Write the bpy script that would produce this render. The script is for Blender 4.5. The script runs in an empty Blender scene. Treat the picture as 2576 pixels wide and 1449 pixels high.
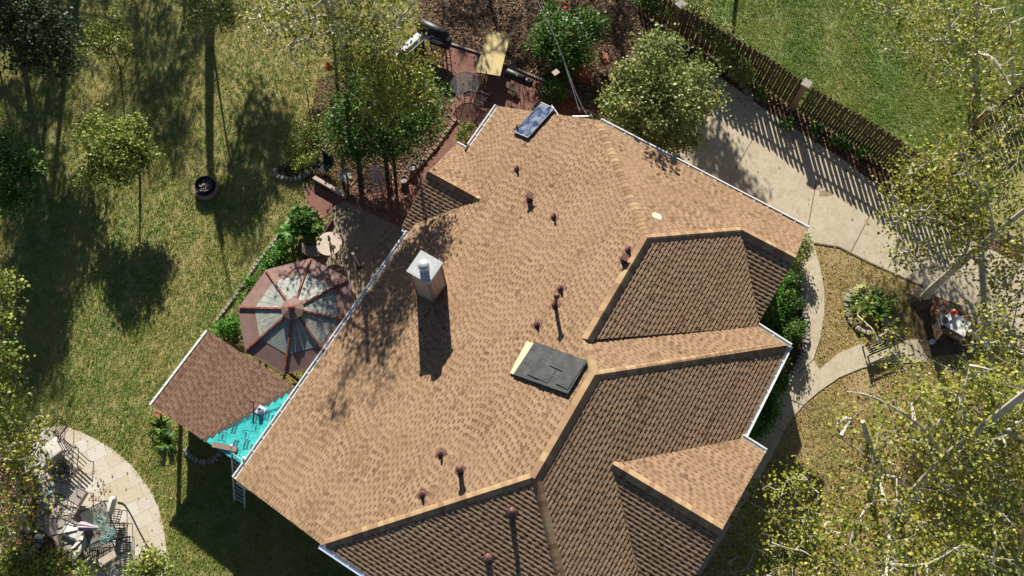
import bpy, math, random
import numpy as np
from mathutils import Vector, Matrix
random.seed(7); rng = np.random.default_rng(7)
R = math.radians
SC = bpy.context.scene
COL = SC.collection

# ------------------------------------------------------------------ camera, sky, sun, exposure
CAM_H, F, TILT, ROLL = 34.0, 1949.0, R(19.68), R(1.08)       # F in pixels of a 2576-px-wide picture
cam_d = bpy.data.cameras.new("camera"); cam = bpy.data.objects.new("camera", cam_d); COL.objects.link(cam)
cam_d.sensor_width = 36.0; cam_d.lens = F / 2576 * 36; cam_d.clip_start = 0.5; cam_d.clip_end = 800
cam.matrix_world = Matrix.Translation((0, 0, CAM_H)) @ Matrix.Rotation(TILT, 4, 'X') @ Matrix.Rotation(-ROLL, 4, 'Z')
SC.camera = cam
SUN_EL, SUN_AZ = R(26.0), R(5.5)                             # azimuth: left of +Y
SUN = np.array([-math.sin(SUN_AZ)*math.cos(SUN_EL), math.cos(SUN_AZ)*math.cos(SUN_EL), math.sin(SUN_EL)])
w = bpy.data.worlds.new("World"); SC.world = w; w.use_nodes = True
nt = w.node_tree; bg = nt.nodes['Background']
sky = nt.nodes.new('ShaderNodeTexSky'); sky.sky_type = 'NISHITA'; sky.sun_disc = False
sky.sun_elevation = SUN_EL; sky.sun_rotation = -SUN_AZ
nt.links.new(sky.outputs[0], bg.inputs[0]); bg.inputs[1].default_value = 0.05; sky.air_density = 0.6; sky.dust_density = 0.3
sd = bpy.data.lights.new("sun", 'SUN'); sd.energy = 5.0; sd.angle = R(0.5); sd.color = (1.0, 0.94, 0.84)
so = bpy.data.objects.new("sun", sd); COL.objects.link(so)
so.rotation_euler = Vector(SUN).to_track_quat('Z', 'Y').to_euler(); so.location = (0, 40, 60)
SC.view_settings.view_transform = 'Standard'; SC.view_settings.look = 'None'
SC.view_settings.exposure = 0.9; SC.view_settings.gamma = 1.0
SC.cycles.max_bounces = 5; SC.cycles.transparent_max_bounces = 6

# ------------------------------------------------------------------ survey: picture point + height -> world point
s_, c_ = math.sin(TILT), math.cos(TILT); cr_, sr_ = math.cos(ROLL), math.sin(ROLL)
O = np.array([0, 0, CAM_H])
def ray(u, v):
    xr = u-1288; yr = 724.5-v; x = xr*cr_+yr*sr_; y = -xr*sr_+yr*cr_
    return np.array([x, y*c_+F*s_, y*s_-F*c_])
def P(u, v, z=0.0):
    d = ray(u, v); return O + d*((z-CAM_H)/d[2])
def Pm(uv, z):                                              # many
    u = uv[:, 0]-1288; v = 724.5-uv[:, 1]; x = u*cr_+v*sr_; y = -u*sr_+v*cr_
    d = np.stack([x, y*c_+F*s_, y*s_-F*c_], 1); t = (z-CAM_H)/d[:, 2]
    return O + d*t[:, None]
AZ = R(57.9); A = np.array([math.cos(AZ), math.sin(AZ)]); B = np.array([A[1], -A[0]])   # the house's own axes
def hf(p): return np.array([p[0]*A[0]+p[1]*A[1], p[0]*B[0]+p[1]*B[1], p[2]])
def W(a, b, z): return np.array([a*A[0]+b*B[0], a*A[1]+b*B[1], z])
class Plane:
    def __init__(s, z0, ga, gb): s.z0, s.ga, s.gb = z0, ga, gb
    def z(s, a, b): return s.z0+s.ga*a+s.gb*b
    def hit(s, u, v):
        d = ray(u, v); n = np.array([-(s.ga*A[0]+s.gb*B[0]), -(s.ga*A[1]+s.gb*B[1]), 1.])
        return O + d*((s.z0-n@O)/(n@d))

# ------------------------------------------------------------------ materials
def rgb(h, k=1.0): return tuple(min(1, x*k) for x in h)+(1.0,)
def mat(name, col=(.5,.5,.5), rough=.8, metal=0.0, ramp=None, noise=None, bump=None, tint=0.0, transl=0.0, spec=.3, extra=None):
    """ramp: colours chosen by the per-face 'tint' attribute; noise: (scale, colour2, contrast); bump: (scale, strength)"""
    m = bpy.data.materials.new(name); m.use_nodes = True; n = m.node_tree.nodes; l = m.node_tree.links
    b = n['Principled BSDF']; b.inputs['Roughness'].default_value = rough; b.inputs['Metallic'].default_value = metal
    b.inputs['Specular IOR Level'].default_value = spec
    src = None
    if ramp:
        at = n.new('ShaderNodeAttribute'); at.attribute_name = 'tint'
        cr = n.new('ShaderNodeValToRGB'); e = cr.color_ramp.elements
        while len(e) < len(ramp): e.new(0.5)
        for i, c in enumerate(ramp): e[i].position = i/(len(ramp)-1); e[i].color = rgb(c)
        l.new(at.outputs['Fac'], cr.inputs[0]); src = cr.outputs[0]
    else:
        r = n.new('ShaderNodeRGB'); r.outputs[0].default_value = rgb(col); src = r.outputs[0]
    tc = n.new('ShaderNodeTexCoord'); geo = n.new('ShaderNodeNewGeometry')
    if noise:
        for (sc, c2, amt) in (noise if isinstance(noise, list) else [noise]):
            tx = n.new('ShaderNodeTexNoise'); tx.inputs['Scale'].default_value = sc; tx.inputs['Detail'].default_value = 5
            l.new(geo.outputs['Position'], tx.inputs['Vector'])
            rp = n.new('ShaderNodeValToRGB'); rp.color_ramp.elements[0].position = .42; rp.color_ramp.elements[1].position = .6
            rp.color_ramp.elements[1].color = (amt, amt, amt, 1)
            l.new(tx.outputs['Fac'], rp.inputs[0])
            mx = n.new('ShaderNodeMix'); mx.data_type = 'RGBA'
            l.new(rp.outputs[0], mx.inputs[0]); l.new(src, mx.inputs[6]); mx.inputs[7].default_value = rgb(c2); src = mx.outputs[2]
    if extra: src = extra(n, l, src, geo)
    l.new(src, b.inputs['Base Color'])
    if bump:
        tx = n.new('ShaderNodeTexNoise'); tx.inputs['Scale'].default_value = bump[0]; tx.inputs['Detail'].default_value = 6
        l.new(geo.outputs['Position'], tx.inputs['Vector'])
        bp = n.new('ShaderNodeBump'); bp.inputs['Strength'].default_value = bump[1]; bp.inputs['Distance'].default_value = bump[2] if len(bump) > 2 else .03
        l.new(tx.outputs['Fac'], bp.inputs['Height']); l.new(bp.outputs[0], b.inputs['Normal'])
    if transl:
        t = n.new('ShaderNodeBsdfTranslucent'); l.new(src, t.inputs['Color'])
        ms = n.new('ShaderNodeMixShader'); ms.inputs[0].default_value = transl
        l.new(b.outputs[0], ms.inputs[1]); l.new(t.outputs[0], ms.inputs[2]); l.new(ms.outputs[0], n['Material Output'].inputs[0])
    return m
def tiles(sc, bw, bh, mortar, c1, c2, cm, ang, sq=1.0, off=.5):
    def ex(n, l, src, geo):
        mp = n.new('ShaderNodeMapping'); mp.inputs['Rotation'].default_value = (0, 0, ang); l.new(geo.outputs['Position'], mp.inputs['Vector'])
        nz = n.new('ShaderNodeTexNoise'); nz.inputs['Scale'].default_value = .8; l.new(geo.outputs['Position'], nz.inputs['Vector'])
        va = n.new('ShaderNodeVectorMath'); va.operation = 'MULTIPLY_ADD'; va.inputs[1].default_value = (.12,)*3
        l.new(nz.outputs['Color'], va.inputs[0]); l.new(mp.outputs[0], va.inputs[2])
        t = n.new('ShaderNodeTexBrick'); t.inputs['Scale'].default_value = sc; t.inputs['Brick Width'].default_value = bw; t.inputs['Row Height'].default_value = bh
        t.inputs['Mortar Size'].default_value = mortar; t.inputs['Color1'].default_value = rgb(c1); t.inputs['Color2'].default_value = rgb(c2); t.inputs['Mortar'].default_value = rgb(cm)
        t.offset = off; t.squash = sq; l.new(va.outputs[0], t.inputs['Vector'])
        mx = n.new('ShaderNodeMix'); mx.data_type = 'RGBA'; mx.inputs[0].default_value = .75; l.new(src, mx.inputs[6]); l.new(t.outputs[0], mx.inputs[7])
        return mx.outputs[2]
    return ex
M = {}
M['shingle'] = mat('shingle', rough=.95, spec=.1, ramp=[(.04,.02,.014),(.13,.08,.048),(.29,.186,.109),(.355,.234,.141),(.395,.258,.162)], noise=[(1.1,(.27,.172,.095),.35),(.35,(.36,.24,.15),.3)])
M['shingle_b'] = mat('shingle_b', rough=.95, spec=.1, ramp=[(.07,.04,.028),(.15,.085,.058),(.22,.13,.088),(.26,.158,.11),(.29,.175,.125)])
M['cap'] = mat('cap', rough=.95, spec=.1, ramp=[(.22,.13,.08),(.27,.17,.105),(.34,.225,.13),(.40,.295,.165)], noise=(50,(.30,.19,.10),.3))
M['fascia'] = mat('fascia', (.13,.07,.045), noise=(8,(.09,.05,.03),.6))
M['felt_edge'] = mat('felt_edge', (.10,.075,.065), .9)
M['white'] = mat('white', (.80,.80,.77), .5, noise=(5,(.62,.60,.55),.5))
M['galv'] = mat('galv', (.62,.64,.63), .38, .35, noise=(9,(.48,.50,.49),.6))
M['bluepaint'] = mat('bluepaint', (.52,.60,.72), .4)
M['bronze'] = mat('bronze', (.12,.055,.045), .5, .1, noise=(25,(.19,.10,.08),.5))
M['siding'] = mat('siding', (.50,.41,.35), .8, noise=[(14,(.40,.30,.24),.6)])
M['siding_b'] = mat('siding_dark', (.26,.17,.13), .8, noise=[(20,(.36,.26,.2),.6)])
M['wallbrick'] = mat('wallbrick', (.30,.16,.11), extra=tiles(1, .22, .075, .01, (.30,.16,.11), (.36,.20,.14), (.4,.37,.33), 0))
M['concrete'] = mat('concrete', (.47,.40,.285), .9, noise=[(.45,(.33,.27,.19),.6),(28,(.60,.52,.39),.6),(5.5,(.38,.31,.22),.65),(1.7,(.52,.46,.35),.5)], bump=(45,.3,.01))
M['concrete_d'] = mat('concrete_old', (.30,.245,.17), .9, noise=[(.9,(.19,.155,.11),.7),(5,(.38,.31,.21),.6)], bump=(45,.3,.01))
M['stain'] = mat('stain', (.24,.17,.10), .8, noise=(5,(.34,.26,.17),.8))
M['paver'] = mat('paver', (.21,.10,.075), .9, noise=[(1.3,(.27,.15,.11),.6)], extra=tiles(1, .21, .105, .008, (.21,.09,.07), (.27,.13,.10), (.14,.08,.06), -AZ+R(45)), bump=(20,.3,.01))
M['flag'] = mat('flag', (.60,.54,.43), .85, noise=[(1.6,(.52,.40,.23),.7),(6,(.64,.62,.56),.5)], extra=tiles(1, .78, .60, .012, (.62,.60,.54), (.53,.45,.32), (.36,.30,.22), R(-28), .7), bump=(12,.4,.02))
M['soil'] = mat('soil', (.10,.065,.042), .95, noise=[(3,(.18,.12,.075),.8),(25,(.06,.04,.025),.7)], bump=(14,.8,.05))
M['ground'] = mat('ground', (.33,.29,.105), .95, noise=[(.55,(.44,.33,.16),.7),(2.6,(.19,.22,.065),.65),(16,(.32,.27,.12),.5)], bump=(16,.9,.06))
M['greenlawn'] = mat('greenlawn', (.32,.36,.14), .95, noise=[(.8,(.32,.27,.15),.6),(3.4,(.14,.26,.06),.7),(16,(.20,.21,.10),.5)], bump=(16,.9,.06))
M['drylawn'] = mat('drylawn', (.42,.30,.15), .95, noise=[(.9,(.30,.25,.10),.6),(5,(.46,.33,.18),.7),(22,(.22,.17,.075),.6)], bump=(16,.9,.05))
M['grass'] = mat('grass', rough=.8, spec=.2, ramp=[(.13,.28,.05),(.28,.36,.08),(.48,.44,.14),(.64,.50,.22)], transl=.45)
M['fallen'] = mat('fallen', rough=.8, ramp=[(.11,.05,.025),(.20,.10,.05),(.32,.19,.10),(.48,.35,.21)], transl=.15)
M['stone'] = mat('stone', (.36,.33,.28), .9, noise=[(5,(.24,.21,.18),.7)], bump=(12,.6,.03))
M['stone_r'] = mat('stone_red', (.25,.15,.11), .9, noise=[(5,(.33,.24,.19),.7)], bump=(12,.6,.03))
M['wood'] = mat('wood', (.115,.075,.052), .85, noise=[(7,(.065,.045,.033),.8),(31,(.16,.11,.08),.5)])
M['woodp'] = mat('wood_pale', (.36,.25,.15), .85, noise=[(9,(.26,.17,.1),.8)])
M['woodred'] = mat('wood_red', (.28,.10,.06), .85, noise=[(9,(.20,.07,.04),.8)])
M['osb'] = mat('osb', (.66,.53,.25), .85, noise=[(22,(.52,.40,.19),.7)])
M['osb2'] = mat('osb_bright', (.80,.68,.38), .85, noise=[(22,(.66,.54,.28),.6)])
M['foam'] = mat('foam', (.82,.74,.45), .8)
M['felt'] = mat('felt', (.055,.058,.06), .75, noise=[(3,(.09,.092,.09),.7)], bump=(5,.5,.03))
M['black'] = mat('black', (.02,.02,.022), .45, .2, noise=(12,(.045,.042,.04),.6))
M['iron'] = mat('iron', (.045,.035,.03), .5, .4)
M['steel'] = mat('steel', (.50,.52,.55), .3, .75, noise=(6,(.36,.37,.4),.6))
M['glass'] = mat('glass', (.10,.12,.11), .08, 0, spec=.9)
M['glass'].node_tree.nodes['Principled BSDF'].inputs['Alpha'].default_value = .4
M['panel'] = mat('panel', (.035,.06,.13), .12, 0.2, spec=.8, noise=[(3.2,(.45,.5,.6),.55)])  # pale noise blotches imitate sunlit leaf reflections, painted into the glass colour
M['membrane'] = mat('membrane', (.02,.46,.45), .45, noise=[(3.5,(.06,.56,.55),.6),(9,(.20,.42,.40),.3)], bump=(3.5,.6,.07))
M['ink'] = mat('ink', (.02,.07,.10), .7)
M['cloth'] = mat('cloth', (.55,.50,.52), .9, noise=(9,(.44,.38,.42),.5))
M['lilac'] = mat('lilac', (.50,.38,.43), .9, noise=(9,(.62,.54,.58),.6))
M['cushion'] = mat('cushion', (.66,.62,.54), .9, noise=(7,(.56,.52,.45),.5))
M['sling'] = mat('sling', (.36,.32,.28), .9)
M['tealhose'] = mat('tealhose', (.18,.36,.34), .5)
M['red'] = mat('red', (.75,.02,.015), .5)
M['orange'] = mat('orange', (.70,.30,.03), .5)
M['rust'] = mat('rust', (.20,.06,.035), .8, noise=(7,(.40,.17,.09),.7))
M['mauve'] = mat('mauve', (.21,.125,.105), .8, noise=[(3,(.27,.175,.15),.6),(40,(.2,.12,.1),.35)])
M['poly'] = mat('poly', (.26,.29,.26), .6, noise=[(1.3,(.42,.40,.34),.8),(6,(.17,.21,.20),.6)], spec=.4)
M['beige'] = mat('beige', (.60,.50,.39), .7, noise=(5,(.48,.38,.29),.5))
M['pot'] = mat('pot', (.42,.42,.38), .8)
M['barkw'] = mat('bark_white', (.52,.48,.40), .85, noise=[(3,(.30,.26,.20),.65),(12,(.50,.47,.40),.5)])
M['barkb'] = mat('bark_brown', (.15,.11,.075), .9, noise=[(6,(.085,.06,.04),.7)], bump=(14,.6,.02))
LEAF = dict(
 syc=[(.06,.10,.015),(.15,.20,.025),(.29,.32,.035),(.42,.41,.06),(.40,.25,.04)],
 deep=[(.025,.07,.012),(.06,.14,.02),(.12,.23,.035),(.20,.30,.06)],
 olive=[(.06,.11,.02),(.16,.22,.035),(.32,.36,.055),(.48,.46,.12)],
 pale=[(.09,.14,.04),(.20,.27,.06),(.38,.40,.12),(.62,.56,.24)],
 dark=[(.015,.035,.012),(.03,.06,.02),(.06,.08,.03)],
 bright=[(.06,.17,.02),(.10,.27,.03),(.18,.36,.05)],
 straw=[(.14,.16,.06),(.26,.22,.09),(.34,.28,.14)])
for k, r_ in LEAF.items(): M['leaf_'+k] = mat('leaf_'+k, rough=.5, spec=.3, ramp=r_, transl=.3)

# ------------------------------------------------------------------ mesh helpers
def wl(o):
    p = np.zeros(3)
    while o is not None: p = p + np.array(o.location); o = o.parent
    return p
def tag(o, label=None, cat=None, group=None, kind=None):
    if label: o['label'] = label
    if cat: o['category'] = cat
    if group: o['group'] = group
    if kind: o['kind'] = kind
    return o
def thing(name, label, cat, loc, group=None):
    o = bpy.data.objects.new(name, None); COL.objects.link(o); o.location = tuple(float(x) for x in loc); o.empty_display_size = .2
    return tag(o, label, cat, group)
def link(name, me, m, parent=None, smooth=False):
    me.materials.append(M[m] if isinstance(m, str) else m)
    if smooth: me.polygons.foreach_set('use_smooth', [True]*len(me.polygons))
    o = bpy.data.objects.new(name, me); COL.objects.link(o)
    if parent is not None: o.parent = parent
    return o
class MB:
    def __init__(s): s.v = []; s.f = []; s.t = []
    def face(s, pts, tint=.5):
        n = len(s.v); s.v.extend([tuple(map(float, p)) for p in pts]); s.f.append(tuple(range(n, n+len(pts)))); s.t.append(tint)
    def mesh(s, V, Fs, tint=.5):
        n = len(s.v); s.v.extend([tuple(map(float, p)) for p in V]); s.f.extend([tuple(i+n for i in f) for f in Fs]); s.t.extend([tint]*len(Fs))
    def box(s, c, size, X=(1,0,0), Y=(0,1,0), Z=(0,0,1), tint=.5):
        c = np.array(c, float); X, Y, Z = (np.array(q, float) for q in (X, Y, Z)); h = np.array(size, float)/2
        V = [c+X*h[0]*i+Y*h[1]*j+Z*h[2]*k for i in (-1,1) for j in (-1,1) for k in (-1,1)]
        s.mesh(V, [(0,1,3,2),(4,6,7,5),(0,4,5,1),(2,3,7,6),(0,2,6,4),(1,5,7,3)], tint); return s
    def prism(s, poly, z0, z1, tint=.5):
        n = len(poly); V = [(p[0], p[1], z0 if np.isscalar(z0) else z0[i]) for i, p in enumerate(poly)]+[(p[0], p[1], z1 if np.isscalar(z1) else z1[i]) for i, p in enumerate(poly)]
        s.mesh(V, [tuple(range(n-1,-1,-1)), tuple(range(n, 2*n))]+[(i,(i+1)%n,(i+1)%n+n,i+n) for i in range(n)], tint); return s
    def tube(s, pts, r, n=6, closed=False, caps=True, tint=.5):
        pts = [np.array(p, float) for p in pts]; k = len(pts); rr = r if hasattr(r, '__len__') else [r]*k; V = []; up = None
        for i, p in enumerate(pts):
            if closed: d = pts[(i+1) % k]-pts[i-1]
            else: d = pts[min(i+1, k-1)]-pts[max(i-1, 0)]
            d = d/(np.linalg.norm(d)+1e-9)
            if up is None:
                up = np.array([0,0,1.]) if abs(d[2]) < .9 else np.array([1.,0,0])
            x = np.cross(d, up); x /= np.linalg.norm(x)+1e-9; y = np.cross(x, d); up = y
            for j in range(n):
                a = 2*math.pi*j/n; V.append(p+(x*math.cos(a)+y*math.sin(a))*rr[i])
        Fs = []
        for i in range(k if closed else k-1):
            for j in range(n):
                a, b = i*n+j, i*n+(j+1) % n; c, d = ((i+1) % k)*n+j, ((i+1) % k)*n+(j+1) % n
                Fs.append((a, b, d, c))
        if caps and not closed: Fs += [tuple(range(n-1,-1,-1)), tuple(range((k-1)*n, k*n))]
        s.mesh(V, Fs, tint); return s
    def lathe(s, c, prof, n=20, ax=(0,0,1), tint=.5):
        c = np.array(c, float); ax = np.array(ax, float); ax /= np.linalg.norm(ax)
        x = np.cross(ax, [0,1,0.01]); x /= np.linalg.norm(x); y = np.cross(ax, x); V = []; Fs = []
        for (r, h) in prof:
            for j in range(n):
                a = 2*math.pi*j/n; V.append(c+ax*h+(x*math.cos(a)+y*math.sin(a))*r)
        for i in range(len(prof)-1):
            for j in range(n): Fs.append((i*n+j, i*n+(j+1) % n, (i+1)*n+(j+1) % n, (i+1)*n+j))
        if prof[0][0] > 1e-4: Fs.append(tuple(range(n-1,-1,-1)))
        if prof[-1][0] > 1e-4: Fs.append(tuple(range((len(prof)-1)*n, len(prof)*n)))
        s.mesh(V, Fs, tint); return s
    def build(s, name, m, parent=None, smooth=False):
        off = wl(parent) if parent is not None else np.zeros(3)
        me = bpy.data.meshes.new(name); V = np.array(s.v)-off
        me.from_pydata([tuple(p) for p in V], [], s.f)
        a = me.attributes.new('tint', 'FLOAT', 'FACE'); a.data.foreach_set('value', np.array(s.t, np.float32))
        return link(name, me, m, parent, smooth)
def bulk(name, V, tint, m, parent=None):
    """V: (N,k,3) faces with own vertices"""
    N, k, _ = V.shape; V = V - (wl(parent) if parent is not None else 0)
    me = bpy.data.meshes.new(name); me.vertices.add(N*k); me.vertices.foreach_set('co', V.reshape(-1).astype(np.float32))
    me.loops.add(N*k); me.loops.foreach_set('vertex_index', np.arange(N*k, dtype=np.int32))
    me.polygons.add(N); me.polygons.foreach_set('loop_start', np.arange(0, N*k, k, dtype=np.int32)); me.polygons.foreach_set('loop_total', np.full(N, k, np.int32))
    me.update(calc_edges=True)
    a = me.attributes.new('tint', 'FLOAT', 'FACE'); a.data.foreach_set('value', tint.astype(np.float32))
    return link(name, me, m, parent)
def circ(c, r, n=24, z=None, a0=0, a1=2*math.pi):
    return [np.array([c[0]+r*math.cos(a0+(a1-a0)*i/n), c[1]+r*math.sin(a0+(a1-a0)*i/n), c[2] if z is None else z]) for i in range(n+(0 if abs(a1-a0-2*math.pi) < 1e-6 else 1))]
def smooth_line(pts, k=4):
    pts = [np.array(p, float) for p in pts]; out = []
    for i in range(len(pts)-1):
        p0, p1, p2, p3 = pts[max(i-1,0)], pts[i], pts[i+1], pts[min(i+2, len(pts)-1)]
        for j in range(k):
            t = j/k; out.append(.5*((2*p1)+(-p0+p2)*t+(2*p0-5*p1+4*p2-p3)*t*t+(-p0+3*p1-3*p2+p3)*t**3))
    out.append(pts[-1]); return out
def inpoly(uv, poly):
    x, y = uv[:,0], uv[:,1]; r = np.zeros(len(uv), bool); n = len(poly)
    for i in range(n):
        x1, y1 = poly[i]; x2, y2 = poly[(i+1) % n]
        if y1 == y2: continue
        c = ((y1 > y) != (y2 > y)) & (x < (x2-x1)*(y-y1)/(y2-y1)+x1); r ^= c
    return r

# ================================================================== THE SETTING
def sheet(name, px, z, m, depth=.08, k=1, kind='structure'):
    if k > 1: px = [tuple(p[:2]) for p in smooth_line([(a, b, 0) for a, b in px+[px[0]]], k)[:-1]]
    mb = MB(); mb.prism([P(u, v, 0) for u, v in px], -depth, z); o = mb.build(name, m)
    return tag(o, kind=kind)
g = MB(); g.face([(-150,-120,0),(150,-120,0),(150,190,0),(-150,190,0)]); tag(g.build('ground', 'ground'), kind='structure')
PX_GREEN = [(1640,-60),(1899,203),(1992,270),(2131,351),(2227,413),(2300,470),(2430,345),(2640,150),(2640,-60)]
PX_DRY = [(2030,600),(2110,622),(2190,663),(2320,720),(2900,950),(2900,2000),(1000,2000),(1000,1560),(1500,1560),(1760,1449),(1850,1300),(1905,1205),(2000,1040),(2050,930),(2073,750)]
PX_LITTER = [(1480,-80),(1640,-60),(1685,90),(1899,207),(1992,274),(2131,355),(2227,417),(2330,490),(2640,640),(2640,700),(2300,560),(2210,520),(2060,430),(1960,360),(1870,280),(1800,210),(1700,240),(1560,330),(1520,300),(1480,270),(1450,245),(1130,110),(1060,60),(1040,-80)]
PX_BEDMID = [(690,430),(760,380),(800,200),(1040,120),(1130,110),(1140,330),(1090,400),(1040,430),(1010,560),(880,505),(800,470)]
PX_DRIVE = [(1560,310),(1700,225),(1800,188),(1850,222),(1930,280),(2010,332),(2120,402),(2220,478),(2330,550),(2640,700),(2700,980),(2480,860),(2320,720),(2250,690),(2190,663),(2110,622),(2045,612),(2000,640),(1500,400)]
PX_WALK = [(2020,600),(2045,612),(2062,670),(2073,730),(2073,790),(2063,850),(2045,905),(2060,930),(2110,888),(2160,868),(2240,862),(2330,850),(2330,910),(2240,915),(2170,925),(2110,950),(2060,985),(2030,1010),(1985,1060),(1940,1150),(1900,1220),(1850,1300),(1760,1449),(1700,1420),(1800,1280),(1880,1140),(1920,1080),(1965,985),(2000,935),(2025,880),(2031,830),(2020,770),(2014,700),(2008,660)]
PX_PAVER = [(1130,112),(1210,135),(1455,240),(1500,300),(1480,420),(1180,440),(1000,600),(880,508),(880,480),(930,470),(1000,470),(1040,430),(1090,400),(1130,330),(1140,250),(1105,170)]
PX_PAVER2 = [(770,470),(800,468),(880,505),(880,520),(840,530),(800,560),(770,520)]
PX_CONC = [(870,506),(1020,580),(1060,640),(960,800),(880,760),(850,700),(790,655),(800,600),(830,560),(840,520)]
PX_FLAG = [(115,1075),(167,1071),(233,1101),(287,1133),(333,1173),(373,1226),(400,1279),(415,1343),(421,1400),(420,1500),(190,1500),(180,1400),(140,1360),(100,1330),(107,1250),(95,1200),(60,1160),(90,1110)]
PX_HOUSE = [(605,1200),(1029,583),(1010,570),(1072,430),(1148,362),(1180,368),(1250,265),(1503,303),(2030,577),(1993,665),(1905,820),(1980,868),(1870,1103),(1925,1138),(1812,1340),(1745,1449),(1600,1600),(980,1500),(920,1449),(810,1372)]
PX_ROOFS = [(525,835),(740,970),(600,1160),(380,1020)]
PX_FRONTBED = [(1960,640),(2008,660),(2014,700),(2020,770),(2031,830),(2025,880),(2000,935),(1965,985),(1920,1080),(1870,1150),(1800,1100),(1850,900),(1880,760)]
PX_BEDLEFT = [(-60,1120),(60,1160),(95,1200),(107,1250),(100,1330),(140,1360),(180,1400),(190,1500),(-80,1500)]
sheet('lawn', PX_GREEN, .004, 'greenlawn'); sheet('yard', PX_DRY, .006, 'drylawn')
sheet('bed', PX_LITTER, .008, 'soil'); sheet('bed', PX_BEDMID, .012, 'soil'); sheet('bed', PX_FRONTBED, .010, 'soil'); sheet('bed', PX_BEDLEFT, .007, 'soil')
sheet('driveway', PX_DRIVE, .035, 'concrete'); sheet('path', PX_WALK, .045, 'concrete')
sheet('patio', PX_PAVER, .03, 'paver'); sheet('patio', PX_PAVER2, .026, 'paver'); sheet('patio', PX_CONC, .04, 'concrete_d'); sheet('patio', PX_FLAG, .05, 'flag')
# joints scored in the drive and walk
def strip(name, pts, wd, z, m, h=.004):
    mb = MB(); pts = [P(u, v, 0) for u, v in pts]
    for p, q in zip(pts[:-1], pts[1:]):
        d = (q-p); L = np.linalg.norm(d); d /= L; n = np.array([-d[1], d[0], 0])
        mb.box((p+q)/2+np.array([0,0,z-h/2]), (L, wd, h), d, n)
    return tag(mb.build(name, m), kind='structure')
M['joint'] = mat('joint', (.13,.10,.07), .95)
for j in ([(2194,530),(2137,640)], [(2058,430),(2033,566)], [(1905,330),(1850,425)], [(1985,1005),(2045,1030)], [(2045,905),(2008,940)], [(1940,1070),(1975,1090)]):
    strip('road_joint', j, .035, .052 if j[0][0] in (1985,2045,1940) else .041, 'joint')
strip('road_edge', [(2045,612),(2110,622),(2190,663),(2320,720),(2480,862)], .07, .043, 'joint')
mbs = MB()
for (u, v, r) in ((2075,487,.34),(2055,475,.16),(2137,508,.2),(2148,513,.12),(2178,513,.06),(2162,508,.05),(2192,530,.06)):
    c = P(u, v, 0); n = 14; mbs.prism([(c[0]+r*(1+.25*math.sin(3*a+u))*math.cos(a), c[1]+r*.6*(1+.2*math.cos(2*a))*math.sin(a)) for a in [2*math.pi*i/n for i in range(n)]], .03, .0385)
tag(mbs.build('driveway_stain', 'stain'), kind='structure')

# ================================================================== THE HOUSE
PT = .45; Z0, B0 = 2.6, -11.21
NW = Plane(Z0-PT*B0, 0, PT)
b1, b2 = -1.785, -.90; z1, z2 = NW.z(0, b1), NW.z(0, b2)
aR2, aH, aR1, aR1e = 2.74, 6.81, 7.90, 12.59
SEb = Plane(z2+PT*b2, 0, -PT)
NEw = Plane(z2+PT*aH, -PT, 0); V = hf(NEw.hit(1907, 822)); PA = (z1-V[2])/(V[1]-b1); SEa = Plane(z1+PA*b1, 0, -PA)
aNE = 17.38; bNEc = -6.36; PN = (z1-NW.z(0,bNEc))/(aNE-aR1e); NEp = Plane(z1+PN*aR1e, -PN, 0)
aSW = -3.03; bK = -6.34; zK = NW.z(0, bK); gS = (z2-zK)/(aR2-aSW); SWp = Plane(zK-gS*aSW, gS, 0)
pk3 = hf(SEa.hit(1850, 604)); z3 = SEa.z(0, pk3[1]); pk3[0] = aR1e+(z1-z3)/PN; a3 = pk3[0]
pe3 = hf(P(1993, 663, z3)); SW3 = Plane(z3-PT*a3, PT, 0)
pv3 = hf(SW3.hit(1905, 818)); NEd = hf(NEp.hit(2030, 577))
Gc = hf(NEw.hit(1979, 869))
p4 = hf(SEb.hit(1540, 1168)); z4 = p4[2]; a4 = p4[0]; pe4 = hf(P(1812, 1341, z4))
NE4 = Plane(z4+PT*a4, -PT, 0); SW4 = Plane(z4-PT*a4, PT, 0)
g4a = hf(NE4.hit(1868, 1103)); g4b = hf(NE4.hit(1925, 1139))
p5 = hf(NW.hit(1205, 503)); z5 = p5[2]; a5 = p5[0]; pe5 = hf(P(1075, 436, z5))
NE5 = Plane(z5+PT*a5, -PT, 0); SW5 = Plane(z5-PT*a5, PT, 0)
q5a = hf(NE5.hit(1148, 362)); q5b = hf(SW5.hit(1010, 571))
bE = 4.93; aN = hf(P(1250, 266, Z0))[0]; aN4 = 17.6
eNW = B0
house = thing('house', 'large rambling house with many-hipped tan and brown shingle roof', 'house', W(7, -3, 0))

def clip(poly, half):
    # polygon of 3D (a,b,z) points against n.(a,b) <= d
    na, nb, d = half; out = []; n = len(poly)
    val = [na*p[0]+nb*p[1]-d for p in poly]
    if max(val) <= 0: return poly
    if min(val) >= 0: return []
    for i in range(n):
        p, q = poly[i], poly[(i+1) % n]; vp, vq = val[i], val[(i+1) % n]
        if vp <= 0: out.append(p)
        if vp*vq < 0:
            t = vp/(vp-vq); out.append(tuple(p[k]+(q[k]-p[k])*t for k in range(3)))
    return out if len(out) > 2 else []
def halves(poly):
    c = (sum(p[0] for p in poly)/len(poly), sum(p[1] for p in poly)/len(poly)); H = []
    for i in range(len(poly)):
        p, q = poly[i], poly[(i+1) % len(poly)]; na, nb = q[1]-p[1], -(q[0]-p[0]); L = math.hypot(na, nb)
        if L < 1e-6: continue
        na, nb = na/L, nb/L; d = na*p[0]+nb*p[1]
        if na*c[0]+nb*c[1] > d: na, nb, d = -na, -nb, -d
        H.append((na, nb, d))
    return H
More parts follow.
